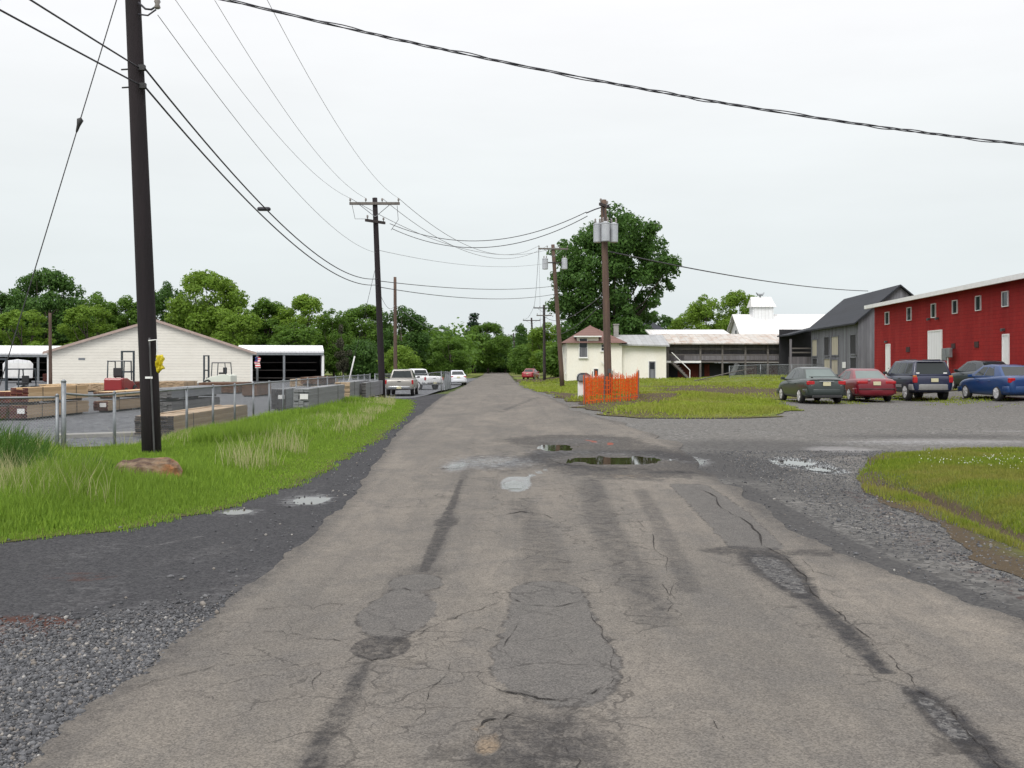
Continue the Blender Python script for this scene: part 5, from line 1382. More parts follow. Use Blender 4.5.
# red coupe
S = sedan('p_red', W=1.78, prof=[(-2.28, .60, .80, .36), (-2.25, .90, .90, .27), (-2.05, 1.0, .96, .23), (-1.4, 1.0, .995, .2), (-.6, .93, 1.0, .19), (.4, .90, 1.0, .19), (1.1, .87, .99, .2), (1.75, .78, .95, .22), (2.15, .66, .87, .25), (2.28, .54, .78, .32)],
    cabin=(-1.75, 1.25, -.85, .20, .87, 1.36, .90, .62), side=((.22, .50), (.53, .84)), tail=[(.42, .90, .77, .89, -2.19, 'tail_red')], plates=[(.0, -2.29, .79, 'plate')], handles=(.1,), belt=.9, rear_glass='car_glass_pale',
    extra=[((0, -2.29, .56), (1.5, .03, .035), 'black_plastic', 'bumper_strip'), ((-.32, -2.27, .93), (.12, .03, .05), 'chrome', 'boot_trim')])
make_car('parked_car', 'red coupe parked between the dark grey sedan and the navy off roader', S, (at_lot(869, 43.8), 45.0, gz(15.3, 44)), R(-1), CG)
# navy off-roader
S = dict(L=4.55, W=1.82, paint='p_navy', axles=(-1.32, 1.37), wheel=.365, belt=1.08, tyre_w=.24,
    prof=[(-2.2, .70, .86, .48), (-2.17, 1.10, .93, .38), (-1.9, 1.14, .98, .33), (-1.0, 1.12, 1.0, .32), (.2, 1.10, 1.0, .32), (1.0, 1.08, 1.0, .33), (1.5, 1.04, .97, .35), (2.05, .99, .90, .40), (2.2, .80, .82, .48)],
    cabin=(-2.12, 1.12, -1.86, .42, 1.06, 1.70, .93, .74), side=((.06, .30), (.33, .57), (.60, .85)), glass='car_glass', rear_glass='car_glass',
    tail=[(.74, .93, .78, 1.02, -2.13, 'tail_red'), (.76, .92, 1.025, 1.09, -2.11, 'amber')], head=[(.55, .9, .74, .90, 2.12)],
    bumpers=[(-2.2, .46, .72, 'pale_plastic', 'rear_bumper'), (2.2, .42, .66, 'pale_plastic', 'front_bumper')], plates=[(.05, -2.215, .89, 'plate')], mirror=(.78, 1.18), mirror_mat='black_plastic', handles=(-.7, .3), handle_mat='black_plastic',
    extra=[((-.52, -.7, 1.765), (.04, 1.9, .04), 'black_plastic', 'roof_rail'), ((.52, -.7, 1.765), (.04, 1.9, .04), 'black_plastic', 'roof_rail'), ((0, -1.93, 1.73), (1.15, .14, .03), 'p_navy', 'rear_lip'),
           ((-.915, 0, .62), (.03, 2.0, .12), 'pale_plastic', 'side_moulding'), ((.915, 0, .62), (.03, 2.0, .12), 'pale_plastic', 'side_moulding'), ((.55, -2.07, 1.18), (.16, .02, .07), 'white_trim', 'sticker'), ((-.62, -2.07, 1.17), (.14, .02, .09), 'white_trim', 'sticker')])
make_car('off_roader', 'navy blue boxy off roader with grey bumpers in the middle of the parked row', S, (at_lot(925, 44.6), 45.9, gz(18, 45.5)), R(0), CG)
# bright blue sedan
S = sedan('p_blue', W=1.70, cabin=(-1.72, 1.30, -1.0, .30, .92, 1.42, .90, .67), tail=[(.62, .91, .73, .93, -2.14, 'tail_red')], plates=[(.05, -2.27, .84, 'plate')], side=((.24, .54), (.57, .84)))
make_car('parked_car', 'bright blue sedan parked at the right end of the row', S, (20.3, 42.6, gz(19.8, 42.6)), R(2), CG)
# dark teal sedan behind it
S = sedan('p_dark')
make_car('parked_car', 'dark teal sedan half hidden behind the bright blue sedan', S, (23.1, 50.4, gz(23.1, 50.4) - .08), R(3), CG)
# beige pickup
def pickup(p, **kw):
    S = dict(L=5.3, W=1.9, paint=p, cat='pickup truck', axles=(-1.55, 1.75), wheel=.38, belt=1.12, tyre_w=.24,
        prof=[(-2.66, .80, .93, .55), (-2.62, 1.16, .97, .46), (-2.4, 1.17, .99, .42), (-1.0, 1.17, 1.0, .40), (.5, 1.16, 1.0, .40), (1.4, 1.13, .99, .40), (2.1, 1.08, .96, .42), (2.5, 1.0, .92, .46), (2.64, .8, .86, .52)],
        cabin=(-.62, 1.42, -.42, .62, 1.13, 1.75, .88, .68), side=((.07, .40), (.44, .84)), bed=(-2.5, -.85, .72, 1.5),
        tail=[(.86, .985, .82, 1.10, -2.57, 'tail_red')], head=[(.6, .92, .78, .95, 2.54)], bumpers=[(-2.68, .50, .70, 'chrome', 'rear_bumper'), (2.64, .46, .66, 'chrome', 'front_bumper')],
        plates=[(0, -2.745, .60, 'plate')], mirror=(.95, 1.25), mirror_mat='black_plastic', handles=(-.3, .55), handle_mat='black_plastic',
        extra=[((0, -2.665, 1.0), (.22, .02, .05), 'black_plastic', 'tailgate_handle')])
    S.update(kw); return S
make_car('pickup_truck', 'beige pickup truck seen from behind beside the pole with the crossarm', pickup('p_beige'), (-6.9, 64.6, gz(-6.9, 63.5)), R(1)).scale = (.92,) * 3
make_car('pickup_truck', 'white pickup truck standing beyond the beige pickup', pickup('p_white'), (-7.35, 79.5, gz(-7.35, 80)), R(38)).scale = (.9,) * 3
S = sedan('p_white2'); S['paint'] = 'p_white2'
make_car('parked_car', 'white sedan parked at the left roadside far down the road', S, ((456.5 - 512) / F * 103, 103, gz(-5.6, 106)), R(8))
S = sedan('p_redfar')
make_car('parked_car', 'small red car on the grass beyond the far poles', S, ((531 - 512) / F * 142, 142, gz(2.7, 142)), R(-14))
# ------------------------------------------------------------------ lumber yard
def mk_wood(name, c, c2):
    m, t, b = nodes_of(name); q = NT(t); co = q.coord('Object'); geo = q.n('ShaderNodeNewGeometry')
    gr = q.noise(q.mapping(co, (14, .6, 14)), 1.5, 5, .65)
    col = q.mix(geo.outputs['Random Per Island'], c, c2); col = q.mix(q.rangev(gr, .35, .75, 0, .5), col, tuple(.55 * x for x in c2))
    q.l(col, b.inputs['Base Color']); b.inputs['Roughness'].default_value = .8; return m
M['wood_fresh'] = mk_wood('fresh_pine', (.66, .48, .28), (.50, .34, .18))
M['wood_tan'] = mk_wood('tan_lumber', (.50, .375, .25), (.38, .275, .175))
M['wood_grey'] = mk_wood('greyed_lumber', (.17, .165, .16), (.115, .11, .11))
M['wood_brown'] = mk_wood('brown_lumber', (.20, .115, .07), (.13, .07, .045))
M['end_red'] = mk_wood('red_painted_ends', (.13, .030, .022), (.07, .018, .016))
M['end_dark'] = mk_wood('dark_ends', (.055, .045, .045), (.035, .028, .030))  # board ends in a darker tone than the long sides
M['tag_white'] = mat('paper_tag', (.75, .75, .74), (.65, .65, .64), 8, .8)
M['strap'] = mat('steel_strap', (.09, .09, .095), (.06, .06, .065), 10, .5, .4)
M['wrap'] = mk_wood('grey_lumber_wrap', (.24, .25, .26), (.20, .205, .215))
LG = 'bundles of lumber in the yard'
def bundle(px_near, py_base, w_, h_, l, wood, end, label, dirx=0.0, tagged=False, lift=0.0, at=None):
    """boards run along local y; the near end faces us; near right bottom corner at the given pixel"""
    p = at or G(px_near, py_base)
    t = thing('lumber_bundle', label, 'lumber', (p.x - w_ / 2, p.y, p.z + lift), dirx, LG)
    m = MB(); bh = .055; nz = max(3, int((h_ - .09) / bh)); nx = max(3, int(w_ / .16)); bw = w_ / nx
    r = random.Random(int(px_near * 7 + py_base * 13 + h_ * 31))
    for k in range(nz):
        for i in range(nx):
            if k == nz - 1 and r.random() < .12: continue
            e0, e1 = r.uniform(-.04, .04), r.uniform(-.06, .06)
            if 0 < i < nx - 1 and 0 < k < nz - 1: pass
            m.box((-w_ / 2 + bw * (i + .5), l / 2 + (e0 + e1) / 2, .09 + bh * (k + .5)), (bw - .008, l + e1 - e0, bh - .006), faces=[0, 0, 1, 1, 0, 0])
    m.build('boards', [wood, end], t, fix=False)
    for u in (.12, .5, .88): MB().box((0, l * u, .045), (w_, .09, .088)).build('bearer', 'wood_dull', t)
    for u in (.22, .78):
        m = MB(); zt = .09 + nz * bh + .004
        for x_ in (-w_ / 2 - .006, w_ / 2 + .006): m.box((x_, l * u, (zt + .09) / 2), (.008, .03, zt - .09))
        m.box((0, l * u, zt + .004), (w_ + .02, .03, .008)); m.build('strap', 'strap', t)
    if tagged: MB().box((w_ * .2, -.055, h_ * .62), (.26, .012, .17)).build('tag', 'tag_white', t)
    return t
bundle(27, 421, .62, .55, 5.2, 'wood_tan', 'end_red', 'red ended bundle at the bottom of the front left pile, with a white tag', .0, True)
p = G(27, 421)
bundle(27, 403, .62, .60, 5.0, 'wood_fresh', 'end_red', 'fresh pale bundle on top of the front left pile', .0, at=Vector((p.x, p.y + .1, p.z)), lift=.56)
bundle(6, 421, .9, .52, 4.5, 'wood_brown', 'end_red', 'dark red ended bundle at the left edge of the yard', .0)
p = G(6, 421); bundle(6, 400, .9, .5, 4.2, 'wood_fresh', 'end_red', 'pale bundle lying on the dark red ended one at the left edge', .0, at=Vector((p.x, p.y + .3, p.z)), lift=.53)
bundle(108, 413, .6, .52, 5.0, 'wood_tan', 'end_red', 'tagged bundle just right of the front left pile', -.03, True)
p = G(108, 413); bundle(108, 400, .8, .32, 5.6, 'wood_fresh', 'wood_brown', 'thin fresh bundle on the tagged bundle left of the dark pole', -.03, at=Vector((p.x, p.y + .5, p.z)), lift=.53)
bundle(174, 438, 1.05, .62, 7.6, 'wood_tan', 'end_dark', 'long tan bundle with dark ends close behind the fence, right of the dark pole', .0)
bundle(172, 414, 1.1, .52, 6.2, 'wood_grey', 'wood_grey', 'long greyed bundle behind the tan one, at the bottom of its pile', -.02)
p = G(172, 414); bundle(172, 400, 1.1, .50, 6.4, 'wrap', 'wood_grey', 'wrapped grey bundle on top of the long greyed bundle', -.02, at=Vector((p.x, p.y, p.z)), lift=.53)
bundle(286, 411, .62, .95, 6.0, 'wrap', 'end_dark', 'tall grey wrapped bundle with a dark end and white tag by the fence', .02, True)
bundle(309, 412, .5, .8, 7.0, 'wrap', 'wrap', 'grey wrapped bundle right of the dark ended tall one', .0, True)
p = G(300, 408); bundle(333, 391, .9, .45, 4.5, 'wood_brown', 'wood_brown', 'brown bundle on top of the grey wrapped bundles by the fence', .0, at=Vector((p.x + .3, p.y + 3.0, p.z)), lift=.92)
bundle(350, 402, .6, .85, 5.5, 'wrap', 'wood_tan', 'grey wrapped bundle left of the leaning white guy guard', .0)
bundle(366, 400, .6, .8, 6, 'wrap', 'wood_grey', 'greyed bundle behind the fence just left of the crossarm pole', .0)
bundle(257, 397, .9, .85, 3.6, 'wood_brown', 'wood_brown', 'square brown bundle beyond the fence under the white roofed shed', .0)
bundle(238, 394, 2.6, .8, 3.6, 'wood_brown', 'wood_brown', 'wide brown bundle in the middle of the yard in front of the pale forklift', .0)
bundle(184, 391, 2.3, .7, 3.2, 'wood_tan', 'wood_tan', 'tan bundle in the middle of the yard right of the dark pole', .0)
bundle(142, 391, 1.0, .7, 3.2, 'wood_brown', 'end_red', 'reddish bundle just right of the red forklift', .0)
bundle(112, 392, 2.6, .6, 3.6, 'wood_fresh', 'wood_tan', 'pale bundle left of the red forklift', .0)
bundle(78, 392, 2.8, .55, 3.6, 'wood_fresh', 'wood_fresh', 'fresh bundle in the second row left of the fence corner post', .0)
bundle(182, 382, 2.0, 1.5, 3, 'wood_fresh', 'wood_fresh', 'tall fresh block of boards behind the yellow marker on the dark pole', .0)
bundle(60, 382, 2.0, 1.0, 3, 'wood_brown', 'end_red', 'red ended bundle in front of the left open shed', .0)
bundle(216, 381, 1.6, 1.35, 3, 'wood_brown', 'end_red', 'red ended bundle at the foot of the pale forklift', .0)
bundle(246, 381, 2.6, 1.1, 3, 'wood_fresh', 'wood_fresh', 'pale bundle right of the pale forklift in front of the warehouse', .0)
bundle(330, 388, 3.4, .8, 4, 'wood_tan', 'wood_tan', 'flat tan bundle behind the brown topped grey bundles', .0)

# forklifts
M['fork_red'] = paint('forklift_red', (.24, .018, .02)); M['fork_yellow'] = paint('forklift_yellow', (.62, .50, .03)); M['fork_pale'] = paint('forklift_pale', (.60, .63, .55)); M['fork_dark'] = paint('forklift_dark', (.03, .04, .05))
def forklift(px, py, Y_, body, label, rz, sc=1.0):
    s_ = Y_ / F; x = (px - 512) * s_; t = thing('forklift', label, 'forklift', (x, Y_, gz(x, Y_)), rz); t.scale = (sc,) * 3
    m = MB(); m.prism([(-1.1, .35), (1.0, .35), (1.1, .7), (.5, .95), (.1, 1.0), (-.5, 1.15), (-1.2, 1.15), (-1.25, .6)], -.55, .55); 
    m.build('body', body, t, bevel=.04)
    MB().box((-1.25, 0, .75), (.35, 1.05, .7)).build('counterweight', body, t, bevel=.06)
    m = MB()
    for x_ in (-.95, .45):
        for y_ in (-.48, .48): m.tube([(x_, y_, 1.0), (x_ + (.1 if x_ < 0 else -.08), y_, 2.15)], .04, 6)
    for y_ in (-.48, .48): m.tube([(-.88, y_, 2.15), (.4, y_, 2.15)], .045, 6)
    for x_ in (-.85, -.4, 0, .37): m.tube([(x_, -.48, 2.16), (x_, .48, 2.16)], .035, 6)
    m.build('overhead_guard', 'fork_dark', t)
    m = MB()
    for y_ in (-.36, .36): m.box((1.22, y_, 1.45), (.14, .1, 2.7))
    for z_ in (.4, 1.5, 2.75): m.box((1.22, 0, z_), (.1, .64, .1))
    m.build('mast', 'fork_dark', t, bevel=.01)
    m = MB()
    for y_ in (-.25, .25): m.box((1.85, y_, .25), (1.1, .12, .05)); m.box((1.33, y_, .55), (.05, .12, .65))
    m.build('fork', 'fork_dark', t)
    MB().box((-.35, 0, 1.25), (.5, .5, .15)).box((-.58, 0, 1.5), (.12, .5, .5)).build('seat', 'black_plastic', t, bevel=.03)
    for x_, r_ in ((.75, .36), (-.8, .28)):
        for y_ in (-.55, .55):
            m = MB(); sg = 1 if y_ > 0 else -1; m.lathe((x_, y_ + sg * .1, r_), (0, -sg, 0), [(0, r_ * .6), (0, r_ * .9), (.03, r_), (.19, r_), (.22, r_ * .9)], 18); wo = m.build('wheel', 'tyre', t, smooth=True)
            m = MB(); m.lathe((x_, y_ + sg * .105, r_), (0, -sg, 0), [(0, r_ * .55), (.02, r_ * .3)], 14); m.build('rim', body, wo)
forklift(121, 393, 62, 'fork_red', 'red forklift with a tall dark mast in the middle of the yard', R(92), 1.0)
forklift(219, 381, 88, 'fork_pale', 'pale green and white forklift in front of the warehouse corner', R(165), 1.0)
forklift(18, 398, 50, 'fork_dark', 'dark forklift behind the front left lumber pile', R(250), .8)
# white box trailer in the left shed's mouth
s_ = 112 / F; x = (18 - 512) * s_
t = thing('box_trailer', 'white box trailer with a rounded top parked before the left open shed', 'trailer', (x, 112, gz(x, 112)), R(25))
m = MB(); m.prism([(-1.45, .55), (1.45, .55), (1.5, 2.1), (1.2, 2.45), (0, 2.62), (-1.2, 2.45), (-1.5, 2.1)], 0, 5); m.build('box', 'white_metal', t, bevel=.05)
m = MB(); rect_panel(m, -1.2, -.02, .7, 2.2, -.03, -.003).build('door', 'white_trim', t); rect_panel(MB(), .02, 1.2, .7, 2.2, -.03, -.003).build('door', 'white_trim', t)
for x_ in (-1.2, 1.2): MB().lathe((x_, 2.6, .38), (1, 0, 0), [(-.12, .2), (-.12, .36), (-.09, .38), (.09, .38), (.12, .36), (.12, .2)], 18).build('wheel', 'tyre', t)
MB().box((0, 2, .5), (1.2, 3.8, .12)).build('chassis', 'fork_dark', t)
# concrete base slabs in the yard near the fence corner
for px, py, wx, wy, lab in ((108, 437, 2.6, .5, 'thin concrete slab lying on the yard behind the fence, left of the dark pole'), (140, 436, 1.0, .4, 'short concrete slab on the yard next to the dark pole')):
    p = G(px, py); o = MB().box((0, 0, .05), (wx, wy, .14), rz=.5).build('concrete_slab', 'concrete', bevel=.02); o.location = p; tag(o, lab, 'slab')

M['mesh_wire'] = mat('mesh_wire', (.34, .36, .38), (.26, .28, .30), 4, .5, .2)
# ------------------------------------------------------------------ chain link fence
def fence(label, pts, top, step, base_drop=0.0, rails=True, corner=False):
    p0 = Vector((pts[0][0], pts[0][1], 0)); t = thing('chain_link_fence', label, 'fence', (p0.x, p0.y, gz(p0.x, p0.y))); org = t.location.copy()
    seg = []; tot = 0
    for a, b_ in zip(pts[:-1], pts[1:]): d = math.hypot(b_[0] - a[0], b_[1] - a[1]); seg.append((tot, d, a, b_)); tot += d
    def at(s_):
        for s0, d, a, b_ in seg:
            if s_ <= s0 + d + 1e-6: break
        u = (s_ - s0) / d; x, y = a[0] + (b_[0] - a[0]) * u, a[1] + (b_[1] - a[1]) * u; g = gz(x, y)
        return Vector((x, y, g)) - org
    m = MB(); n_ = max(2, int(tot / 1.2)); L_ = [at(tot * k / n_) + Vector((0, 0, top)) for k in range(n_ + 1)]
    m.tube(L_, .026, 6); m.build('top_rail', 'grey_metal', t, smooth=True)
    ns = max(1, round(tot / step))
    for k in range(ns + 1):
        p = at(tot * k / ns); big = k == 0 and corner
        m = MB(); r_ = .045 if big else .034; hh = top + (.22 if big else .02)
        m.tube([p + Vector((0, 0, -.2)), p + Vector((0, 0, hh))], r_, 10); m.lathe(p + Vector((0, 0, hh)), (0, 0, 1), [(0, r_ * 1.15), (.03, r_ * .9), (.05, r_ * .3)], 10)
        m.build('post', 'grey_metal', t, smooth=True)
    # woven mesh: thin slanting strands
    pitch = .06; m = MB(); cnt = int(tot / pitch); wth = .0036
    for k in range(-int(top / pitch), cnt):
        for sg in (1, -1):
            s0 = k * pitch; s1 = s0 + top
            za, zb_ = 0.04, top
            if s0 < 0: za += -s0 if sg > 0 else 0
            a_, b_ = max(s0, 0), min(s1, tot)
            if b_ - a_ < .02: continue
            za = (a_ - s0); zb_ = (b_ - s0)
            if sg < 0: za, zb_ = top - za, top - zb_
            pa, pb = at(a_), at(b_)
            d = (pb - pa).normalized(); up = Vector((0, 0, wth))
            A_, B_ = pa + Vector((0, 0, max(za, .03))), pb + Vector((0, 0, max(zb_, .03)))
            m.add([A_ - up, B_ - up, B_ + up, A_ + up], [(0, 1, 2, 3)])
            sd_ = d.cross(Vector((0, 0, 1))).normalized() * wth * .32; m.add([A_ - sd_, B_ - sd_, B_ + sd_, A_ + sd_], [(0, 1, 2, 3)])
    m.build('wire_mesh', 'mesh_wire', t, fix=False)
    return t
fence('long chain link fence running along the verge between the dark pole and the pickups', [(-8.45, 19.3), (-8.62, 28), (-8.95, 40), (-9.15, 54), (-9.15, 66)], 1.30, 2.6, corner=True)
fence('chain link fence turning left from the corner post into the grass', [(-8.55, 19.25), (-13, 19.0), (-17, 18.7)], 1.24, 3.0)
fence('short chain link fence across the lot behind the pickups', [(-9.1, 68), (-6.5, 69.5), (-4.75, 71.5), (-4.9, 82)], 1.3, 2.8)
fence('low wire fence on leaning posts in front of the porch barn', [(20.8, 98), (25, 97.5), (29.5, 97)], 1.15, 2.6)

# ------------------------------------------------------------------ orange snow fence and the newspaper box
def mk_orange():
    m, t, b = nodes_of('orange_plastic'); q = NT(t); co = q.coord('Object'); geo = q.n('ShaderNodeNewGeometry')
    col = q.mix(geo.outputs['Random Per Island'], (.72, .10, .012), (.85, .17, .02)); col = q.mix(q.rangev(q.noise(co, 5, 4), .45, .8, 0, .4), col, (.5, .09, .03))
    q.l(col, b.inputs['Base Color']); b.inputs['Roughness'].default_value = .5
    tr = q.n('ShaderNodeBsdfTranslucent'); q.l(col, tr.inputs['Color']); ms = q.n('ShaderNodeMixShader'); ms.inputs[0].default_value = .3
    q.l(b.outputs[0], ms.inputs[1]); q.l(tr.outputs[0], ms.inputs[2]); q.l(ms.outputs[0], [x for x in t.nodes if x.type == 'OUTPUT_MATERIAL'][0].inputs['Surface']); return m
M['orange'] = mk_orange()
of0 = G(584, 404.5); of = [G(584, 404.5), G(604, 402.5), G(638, 399.5), G(637, 393), G(612, 392), G(592, 396), G(584, 404.5)]
t = thing('snow_fence', 'bright orange plastic snow fence wrapped round the foot of the wooden pole', 'fence', of0)
loc = [Vector((p.x, p.y, gz(p.x, p.y))) - of0 for p in of]
m = MB(); r = random.Random(4); path = []
for a, b_ in zip(loc[:-1], loc[1:]):
    n_ = max(3, int((b_ - a).length / .095)); path += [a.lerp(b_, k / n_) for k in range(n_)]
tops = []
for i, p in enumerate(path):
    d = (path[(i + 1) % len(path)] - p).normalized(); hgt = 1.02 + .10 * math.sin(i * .23) + r.uniform(-.07, .05) + (.18 if r.random() < .12 else 0)
    nn_ = Vector((-d.y, d.x, 0)) * .012; wv = nn_ * r.uniform(-3, 3); lean = Vector((r.uniform(-.03, .03), r.uniform(-.03, .03), 0))
    w2 = d * .022; q4 = [p - w2 + wv, p + w2 + wv, p + w2 + wv + nn_ * .4, p - w2 + wv + nn_ * .4]
    m.hexa([x + Vector((0, 0, -.03)) for x in q4], [x + lean + Vector((0, 0, hgt)) for x in q4]); tops.append(hgt)
for zf_ in (.12, .3, .48, .66, .84):
    for i in range(len(path) - 1):
        a, b_ = path[i], path[i + 1]; up = Vector((0, 0, .02)); z_ = Vector((0, 0, zf_ * tops[i]))
        m.add([a + z_ - up, b_ + z_ - up, b_ + z_ + up, a + z_ + up], [(0, 1, 2, 3)])
m.build('netting', 'orange', t, fix=False)
for p in loc[:-1]:
    m = MB(); m.tube([p + Vector((0, 0, -.2)), p + Vector((.03, .02, 1.2))], .022, 6); m.build('stake', 'wood_dull', t)
M['box_dark'] = mat('dark_mailbox_metal', (.04, .045, .055), (.07, .075, .085), 5, .35, .4)
p = G(583.5, 398.5); t = thing('mailbox', 'dark arched mailbox on a white boxed post left of the orange snow fence', 'mailbox', p)
MB().box((0, 0, .36), (.50, .42, .86)).build('post', 'white_trim', t, bevel=.015)
m = MB(); m.prism([(-.29, 0), (.29, 0), (.29, .2), (.24, .31), (.13, .37), (-.13, .37), (-.24, .31), (-.29, .2)], -.35, .35)
o = m.build('box', 'box_dark', t, bevel=.012); o.location = (0, 0, .795)
m = MB(); m.prism([(-.25, 0.02), (.25, .02), (.25, .2), (.2, .29), (-.2, .29), (-.25, .2)], -.372, -.352); o2 = m.build('door', 'grey_metal', o)
o2b = MB().box((.12, -.385, .18), (.1, .02, .05)).build('handle', 'white_trim', o)

# ------------------------------------------------------------------ utility poles
def mk_pole(name, c, c2):
    return mat(name, c, c2, 1.5, .9, stretch=(4, 4, .3), bump=.5, bscale=9)
M['pole_black'] = mk_pole('creosoted_pole', (.017, .011, .014), (.009, .006, .008))
M['pole_brown'] = mk_pole('weathered_pole', (.14, .09, .065), (.075, .05, .042))
M['pole_dark'] = mk_pole('dark_weathered_pole', (.060, .048, .046), (.032, .026, .028))
M['arm_grey'] = mk_pole('greyed_crossarm', (.19, .17, .15), (.11, .10, .095))
M['can'] = mat('transformer_grey', (.48, .50, .53), (.40, .42, .45), 3, .45, .1)
M['porcelain'] = mat('insulator_porcelain', (.30, .27, .25), (.20, .18, .17), 6, .25)
M['cable'] = mat('weathered_cable', (.06, .06, .065), (.035, .035, .04), 9, .7)
M['cable_black'] = mat('black_cable', (.018, .017, .026), (.03, .03, .04), 9, .6)
M['wire_grey'] = mat('bare_wire', (.22, .22, .23), (.15, .15, .16), 9, .6)
UP = {}
def pole(key, label, base_px, base_py, Y_, top_px, top_py, rad, mt, extra_top=0.0, group='utility poles along the road'):
    s_ = Y_ / F; bx = (base_px - 512) * s_; g = gz(bx, Y_)
    tp = P(top_px, top_py, Y_); t = thing('utility_pole', label, 'utility pole', (bx, Y_, g), 0, group)
    v_ = Vector((tp.x - bx, 0, tp.z - g)); v_ *= 1 + extra_top / v_.length
    m = MB(); n_ = 8
    m.tube([v_ * (k / n_) + Vector((0, 0, -.4 if k == 0 else 0)) for k in range(n_ + 1)], [rad * (1.06 - .28 * k / n_) for k in range(n_ + 1)], 14); m.build('pole', mt, t, smooth=True)
    UP[key] = (t, Vector((bx, Y_, g)), v_, rad); return t
def axis(key, z):
    t, b_, v_, r_ = UP[key]; return Vector((v_.x / v_.z * (z - b_.z), 0, z - b_.z))
def zpx(py, Y_): return H - (py - HY) * Y_ / F
def crossarm(key, z, length, yaw=0.0, ins=(-.95, -.35, .35, .95), brace=True, m_='arm_grey', off=-.16, tilt=0.0):
    t = UP[key][0]; c = axis(key, z) + Vector((0, off, 0)); rot = Matrix.Rotation(yaw, 3, 'Z') @ Matrix.Rotation(tilt, 3, 'Y')
    a = MB().box(c, (length, .10, .13), rot=rot).build('crossarm', m_, t, bevel=.008, seg=1)
    for u in ins:
        p = c + rot @ Vector((u * length / 2, 0, .065))
        MB().lathe(p, (0, 0, 1), [(0, .02), (.07, .02), (.08, .05), (.11, .055), (.13, .035), (.15, .05), (.18, .04), (.2, .015)], 10).build('insulator', 'porcelain', a, smooth=True)
    if brace:
        m = MB()
        for sg in (-1, 1): m.tube([c + rot @ Vector((sg * length * .3, 0, -.06)), axis(key, z - .65) + Vector((0, off * .9, 0))], .018, 6)
        m.build('brace', 'grey_metal', t)
    return [UP[key][1] + c + rot @ Vector((u * length / 2, 0, .26)) for u in ins]
def cans(key, z, spots, r_=.24, h_=.85):
    t = UP[key][0]
    for dx, dy in spots:
        c = axis(key, z) + Vector((dx, dy, 0)); m = MB(); m.lathe(c, (0, 0, 1), [(-h_ / 2, r_ * .9), (-h_ / 2 + .03, r_), (h_ / 2 - .08, r_), (h_ / 2 - .07, r_ * 1.06), (h_ / 2 - .02, r_ * 1.06), (h_ / 2, r_ * .8), (h_ / 2 + .05, r_ * .3)], 18)
        o = m.build('transformer', 'can', t, smooth=False)
        m = MB(); m.box(axis(key, z) + Vector((dx * .5, dy * .5, .1)), (abs(dx) + .1, abs(dy) + .06, .08)); m.build('bracket', 'grey_metal', o)
        for sx_ in (-.1, .1): MB().lathe(c + Vector((sx_, 0, h_ / 2)), (0, 0, 1), [(0, .03), (.08, .05), (.12, .03), (.16, .05), (.22, .02)], 8).build('bushing', 'porcelain', o, smooth=True)

# nearest pole: dark, leaning left, its top outside the frame
pole('p1', 'nearest thick black utility pole leaning slightly left in the verge', 152.5, 460, 17.3, 133, 0, .152, 'pole_black', 2.0)
T1 = 17.3; t1 = UP['p1'][0]
a1 = crossarm('p1', 9.6, 2.5, 0, (-.95, -.2, .35, .95), m_='pole_dark')
m = MB(); m.tube([axis('p1', z_) + Vector((.085, -.15, 0)) for z_ in np.linspace(0, zpx(338, T1), 12)], .016, 6); m.build('conduit', 'lamp_grey', t1, smooth=True)
m = MB(); m.tube([axis('p1', zpx(341, T1)) + Vector((.07, -.16, 0)), axis('p1', zpx(341, T1)) + Vector((.20, -.13, .02)), axis('p1', zpx(352, T1)) + Vector((.20, -.13, 0)), axis('p1', zpx(366, T1)) + Vector((.17, -.13, 0))], .014, 6); m.build('bracket', 'white_trim', t1)
for py in (70, 88):
    c = axis('p1', zpx(py, T1)); m = MB(); m.tube([c + Vector((-.24, -.02, 0)), c + Vector((.2, -.12, 0))], .014, 6); m.box(c + Vector((.15, -.13, 0)), (.10, .08, .09)); m.build('cable_clamp', 'black_plastic', t1)
MB().box(axis('p1', zpx(377.5, T1)) + Vector((.05, -.155, 0)), (.12, .02, .035)).build('tag', 'white_trim', t1)
c = axis('p1', zpx(8, T1)); m = MB()
m.tube([c + Vector((.12, -.1, .06)), c + Vector((.24, -.1, -.05)), c + Vector((.34, -.1, -.06)), c + Vector((.43, -.1, 0)), c + Vector((.44, -.1, .2)), c + Vector((.40, -.1, .45))], .018, 7)
m.tube([c + Vector((.12, -.1, -.14)), c + Vector((.28, -.1, -.16)), c + Vector((.42, -.1, -.06))], .014, 6); m.build('jumper_wire', 'cable_black', t1, smooth=True)
MB().lathe(c + Vector((.44, -.1, .05)), (0, 0, 1), [(-.1, .03), (-.08, .055), (-.02, .035), (.02, .055), (.08, .03), (.12, .04)], 10).build('insulator', 'porcelain', t1, smooth=True)
# yellow marker hung on it
m = MB(); r = random.Random(3); n_ = 9
grid = [(.02 + .17 * i / 6 + r.uniform(-.012, .012), -.03 + .05 * math.sin(i * 1.9 + k) + r.uniform(-.01, .01), -.34 * k / n_ * (1 - .25 * abs(i - 2) / 4) + r.uniform(-.012, .012)) for k in range(n_ + 1) for i in range(7)]
m.add(grid, [(k * 7 + i, k * 7 + i + 1, k * 7 + i + 8, k * 7 + i + 7) for k in range(n_) for i in range(6)])
M['yellow'] = mat('yellow_plastic', (.72, .60, .02), (.58, .46, .015), 6, .45)
o = m.build('plastic_marker', 'yellow', smooth=True, fix=False); o.location = P(155.5, 355, T1 - .16); o.scale = (.75, .8, .9); tag(o, 'crumpled yellow plastic marker hung on the right side of the nearest black pole', 'marker')
md = o.modifiers.new('thick', 'SOLIDIFY'); md.thickness = .008

